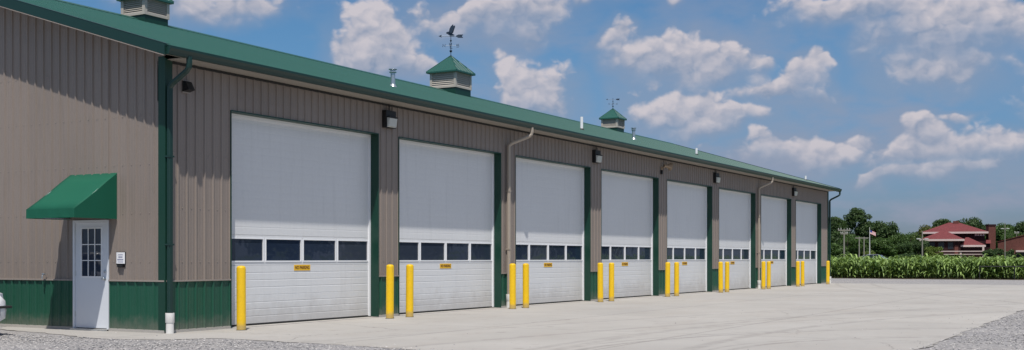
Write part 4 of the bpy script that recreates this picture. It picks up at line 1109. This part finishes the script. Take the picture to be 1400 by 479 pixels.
# ------------------------------------------------------------------ cars
def car(m, name='parked_car'):
    """nose towards -y, origin under the middle of the front bumper"""
    o = empty(name)
    st = [(0.00,.70,.36,.58),(0.06,.80,.26,.72),(.25,.88,.22,.82),(.9,.91,.20,.94),(1.35,.915,.20,1.00),(2.4,.92,.20,1.02),(3.6,.915,.20,1.04),(4.3,.90,.24,1.05),(4.62,.84,.30,.98),(4.72,.74,.40,.80)]
    V = []; F = []
    for y, hw, zb, zt in st:
        ring = [(-hw*.80, zb), (-hw*.97, zb+.06), (-hw, zb+(zt-zb)*.45), (-hw*.97, zb+(zt-zb)*.8), (-hw*.86, zt-.02), (-hw*.5, zt+.02), (hw*.5, zt+.02), (hw*.86, zt-.02), (hw*.97, zb+(zt-zb)*.8), (hw, zb+(zt-zb)*.45), (hw*.97, zb+.06), (hw*.80, zb)]
        V += [(a_, y, b_) for a_, b_ in ring]
    n_ = 12
    for j in range(len(st)-1):
        for i in range(n_): k_ = (i+1) % n_; F.append((j*n_+i, j*n_+k_, (j+1)*n_+k_, (j+1)*n_+i))
    F += [tuple(range(n_))[::-1], tuple(range((len(st)-1)*n_, len(st)*n_))]
    b_ = MB(); b_.add(V, F); bo = b_.build('body', m, o, smooth=True)
    g_ = MB(); c = [(1.25,.80,1.0,1.01),(1.95,.70,1.0,1.44),(2.3,.67,1.0,1.50),(3.3,.67,1.0,1.50),(3.9,.70,1.0,1.38),(4.45,.78,1.0,1.05)]
    V = []; F = []
    for y, hw, zb, zt in c: V += [(-.86, y, zb-.03), (-hw, y, zt-.05), (-hw+.10, y, zt), (hw-.10, y, zt), (hw, y, zt-.05), (.86, y, zb-.03)]
    for j in range(len(c)-1):
        for i in range(5): F.append((j*6+i, j*6+i+1, (j+1)*6+i+1, (j+1)*6+i))
    F += [tuple(range(6))[::-1], tuple(range(30, 36))]
    g_.add(V, F); g_.build('windows', M['carglass'], o)
    r_ = MB(); V = []; F = []
    for y, hw, zt in ((1.98, .64, 1.455), (2.3, .60, 1.515), (3.3, .60, 1.515), (3.86, .62, 1.40)): V += [(-hw, y, zt-.035), (-hw+.1, y, zt+.012), (hw-.1, y, zt+.012), (hw, y, zt-.035)]
    for j in range(3):
        for i in range(3): F.append((j*4+i, j*4+i+1, (j+1)*4+i+1, (j+1)*4+i))
    r_.add(V, F); ro = r_.build('roof_panel', m, o, smooth=True); so = ro.modifiers.new('s', 'SOLIDIFY'); so.thickness = .02
    for s_ in (-1, 1):
        p_ = MB(); p_.tube([(s_*.83, 1.22, 1.0), (s_*.685, 1.93, 1.42)], .028, 6); p_.tube([(s_*.80, 4.42, 1.03), (s_*.68, 3.9, 1.37)], .035, 6); p_.tube([(s_*.845, 2.85, .99), (s_*.675, 2.85, 1.46)], .03, 6); p_.build('pillar', m, o)
        h_ = MB(); h_.add([(s_*.50,.01,.56),(s_*.80,.13,.56),(s_*.86,.34,.66),(s_*.86,.36,.78),(s_*.78,.14,.76),(s_*.50,.03,.72),
                           (s_*.48,.10,.56),(s_*.72,.30,.58),(s_*.78,.45,.68),(s_*.78,.45,.74),(s_*.70,.3,.74),(s_*.48,.2,.70)],
             [(0,1,4,5),(1,2,3,4),(6,11,10,7),(7,10,9,8),(0,5,11,6),(5,4,10,11),(4,3,9,10),(0,6,7,1),(1,7,8,2),(2,8,9,3)]); h_.build('headlight', M['headlamp'], o)
        mr = MB(); mr.box((min(s_*.93, s_*1.08), 1.42, .98), (max(s_*.93, s_*1.08), 1.56, 1.10), .03); mr.build('mirror', m, o)
        for y in (.92, 3.72):
            axm = Matrix.Rotation(R(90), 3, 'Y'); w_ = MB(); x0_ = .70 if s_ > 0 else -.93
            w_.lathe([(.24, 0), (.315, .01), (.33, .04), (.33, .19), (.315, .22), (.24, .23)], (x0_, y, .33), 24, axm); wo = w_.build('wheel', M['tyre'], o, smooth=True)
            rm = MB(); xx = .925 if s_ > 0 else -.935; rm.lathe([(.22, 0), (.22, .012), (.05, .016)], (xx, y, .33), 20, axm); rm.build('rim', M['galv'], wo)
    bp = MB(); bp.box((-.62, -.012, .36), (.62, .05, .50), .02); bp.build('grille', M['black'], o)
    lp = MB(); lp.box((-.86, -.02, .50), (.86, .10, .545), .015); lp.build('bumper_strip', M['rubber'], o)
    return o
c0 = car(M['carwhite']); c0.location = (-2.52, 2.05, -.02); c0.rotation_euler = (0, 0, 0)
tag(c0, 'white car parked beside the gable wall, only its front corner showing at the left edge', 'car')
for px_, m_, rz, lb in ((1209, 'w', .5, 'left one of two pale cars parked far off under the trees'), (1219, 's', 1.0, 'right one of two pale cars parked far off under the trees')):
    o = copy_tree(c0); x, y = place(px_, 196); o.location = (x, y, .45); o.rotation_euler = (0, 0, VR+rz); tag(o, lb, 'car', 'cars parked under the far trees')
    if m_ == 's':
        for ch in kids(o):
            if ch.name.split('.')[0] in ('body', 'roof_panel', 'pillar', 'mirror'):
                ch.data = ch.data.copy(); ch.data.materials[0] = M['carsilver']
flat('parking_lot', [place(1150, 190)[:2], place(1330, 190)[:2], place(1330, 215)[:2], place(1150, 215)[:2]], -.06, M['concrete'])
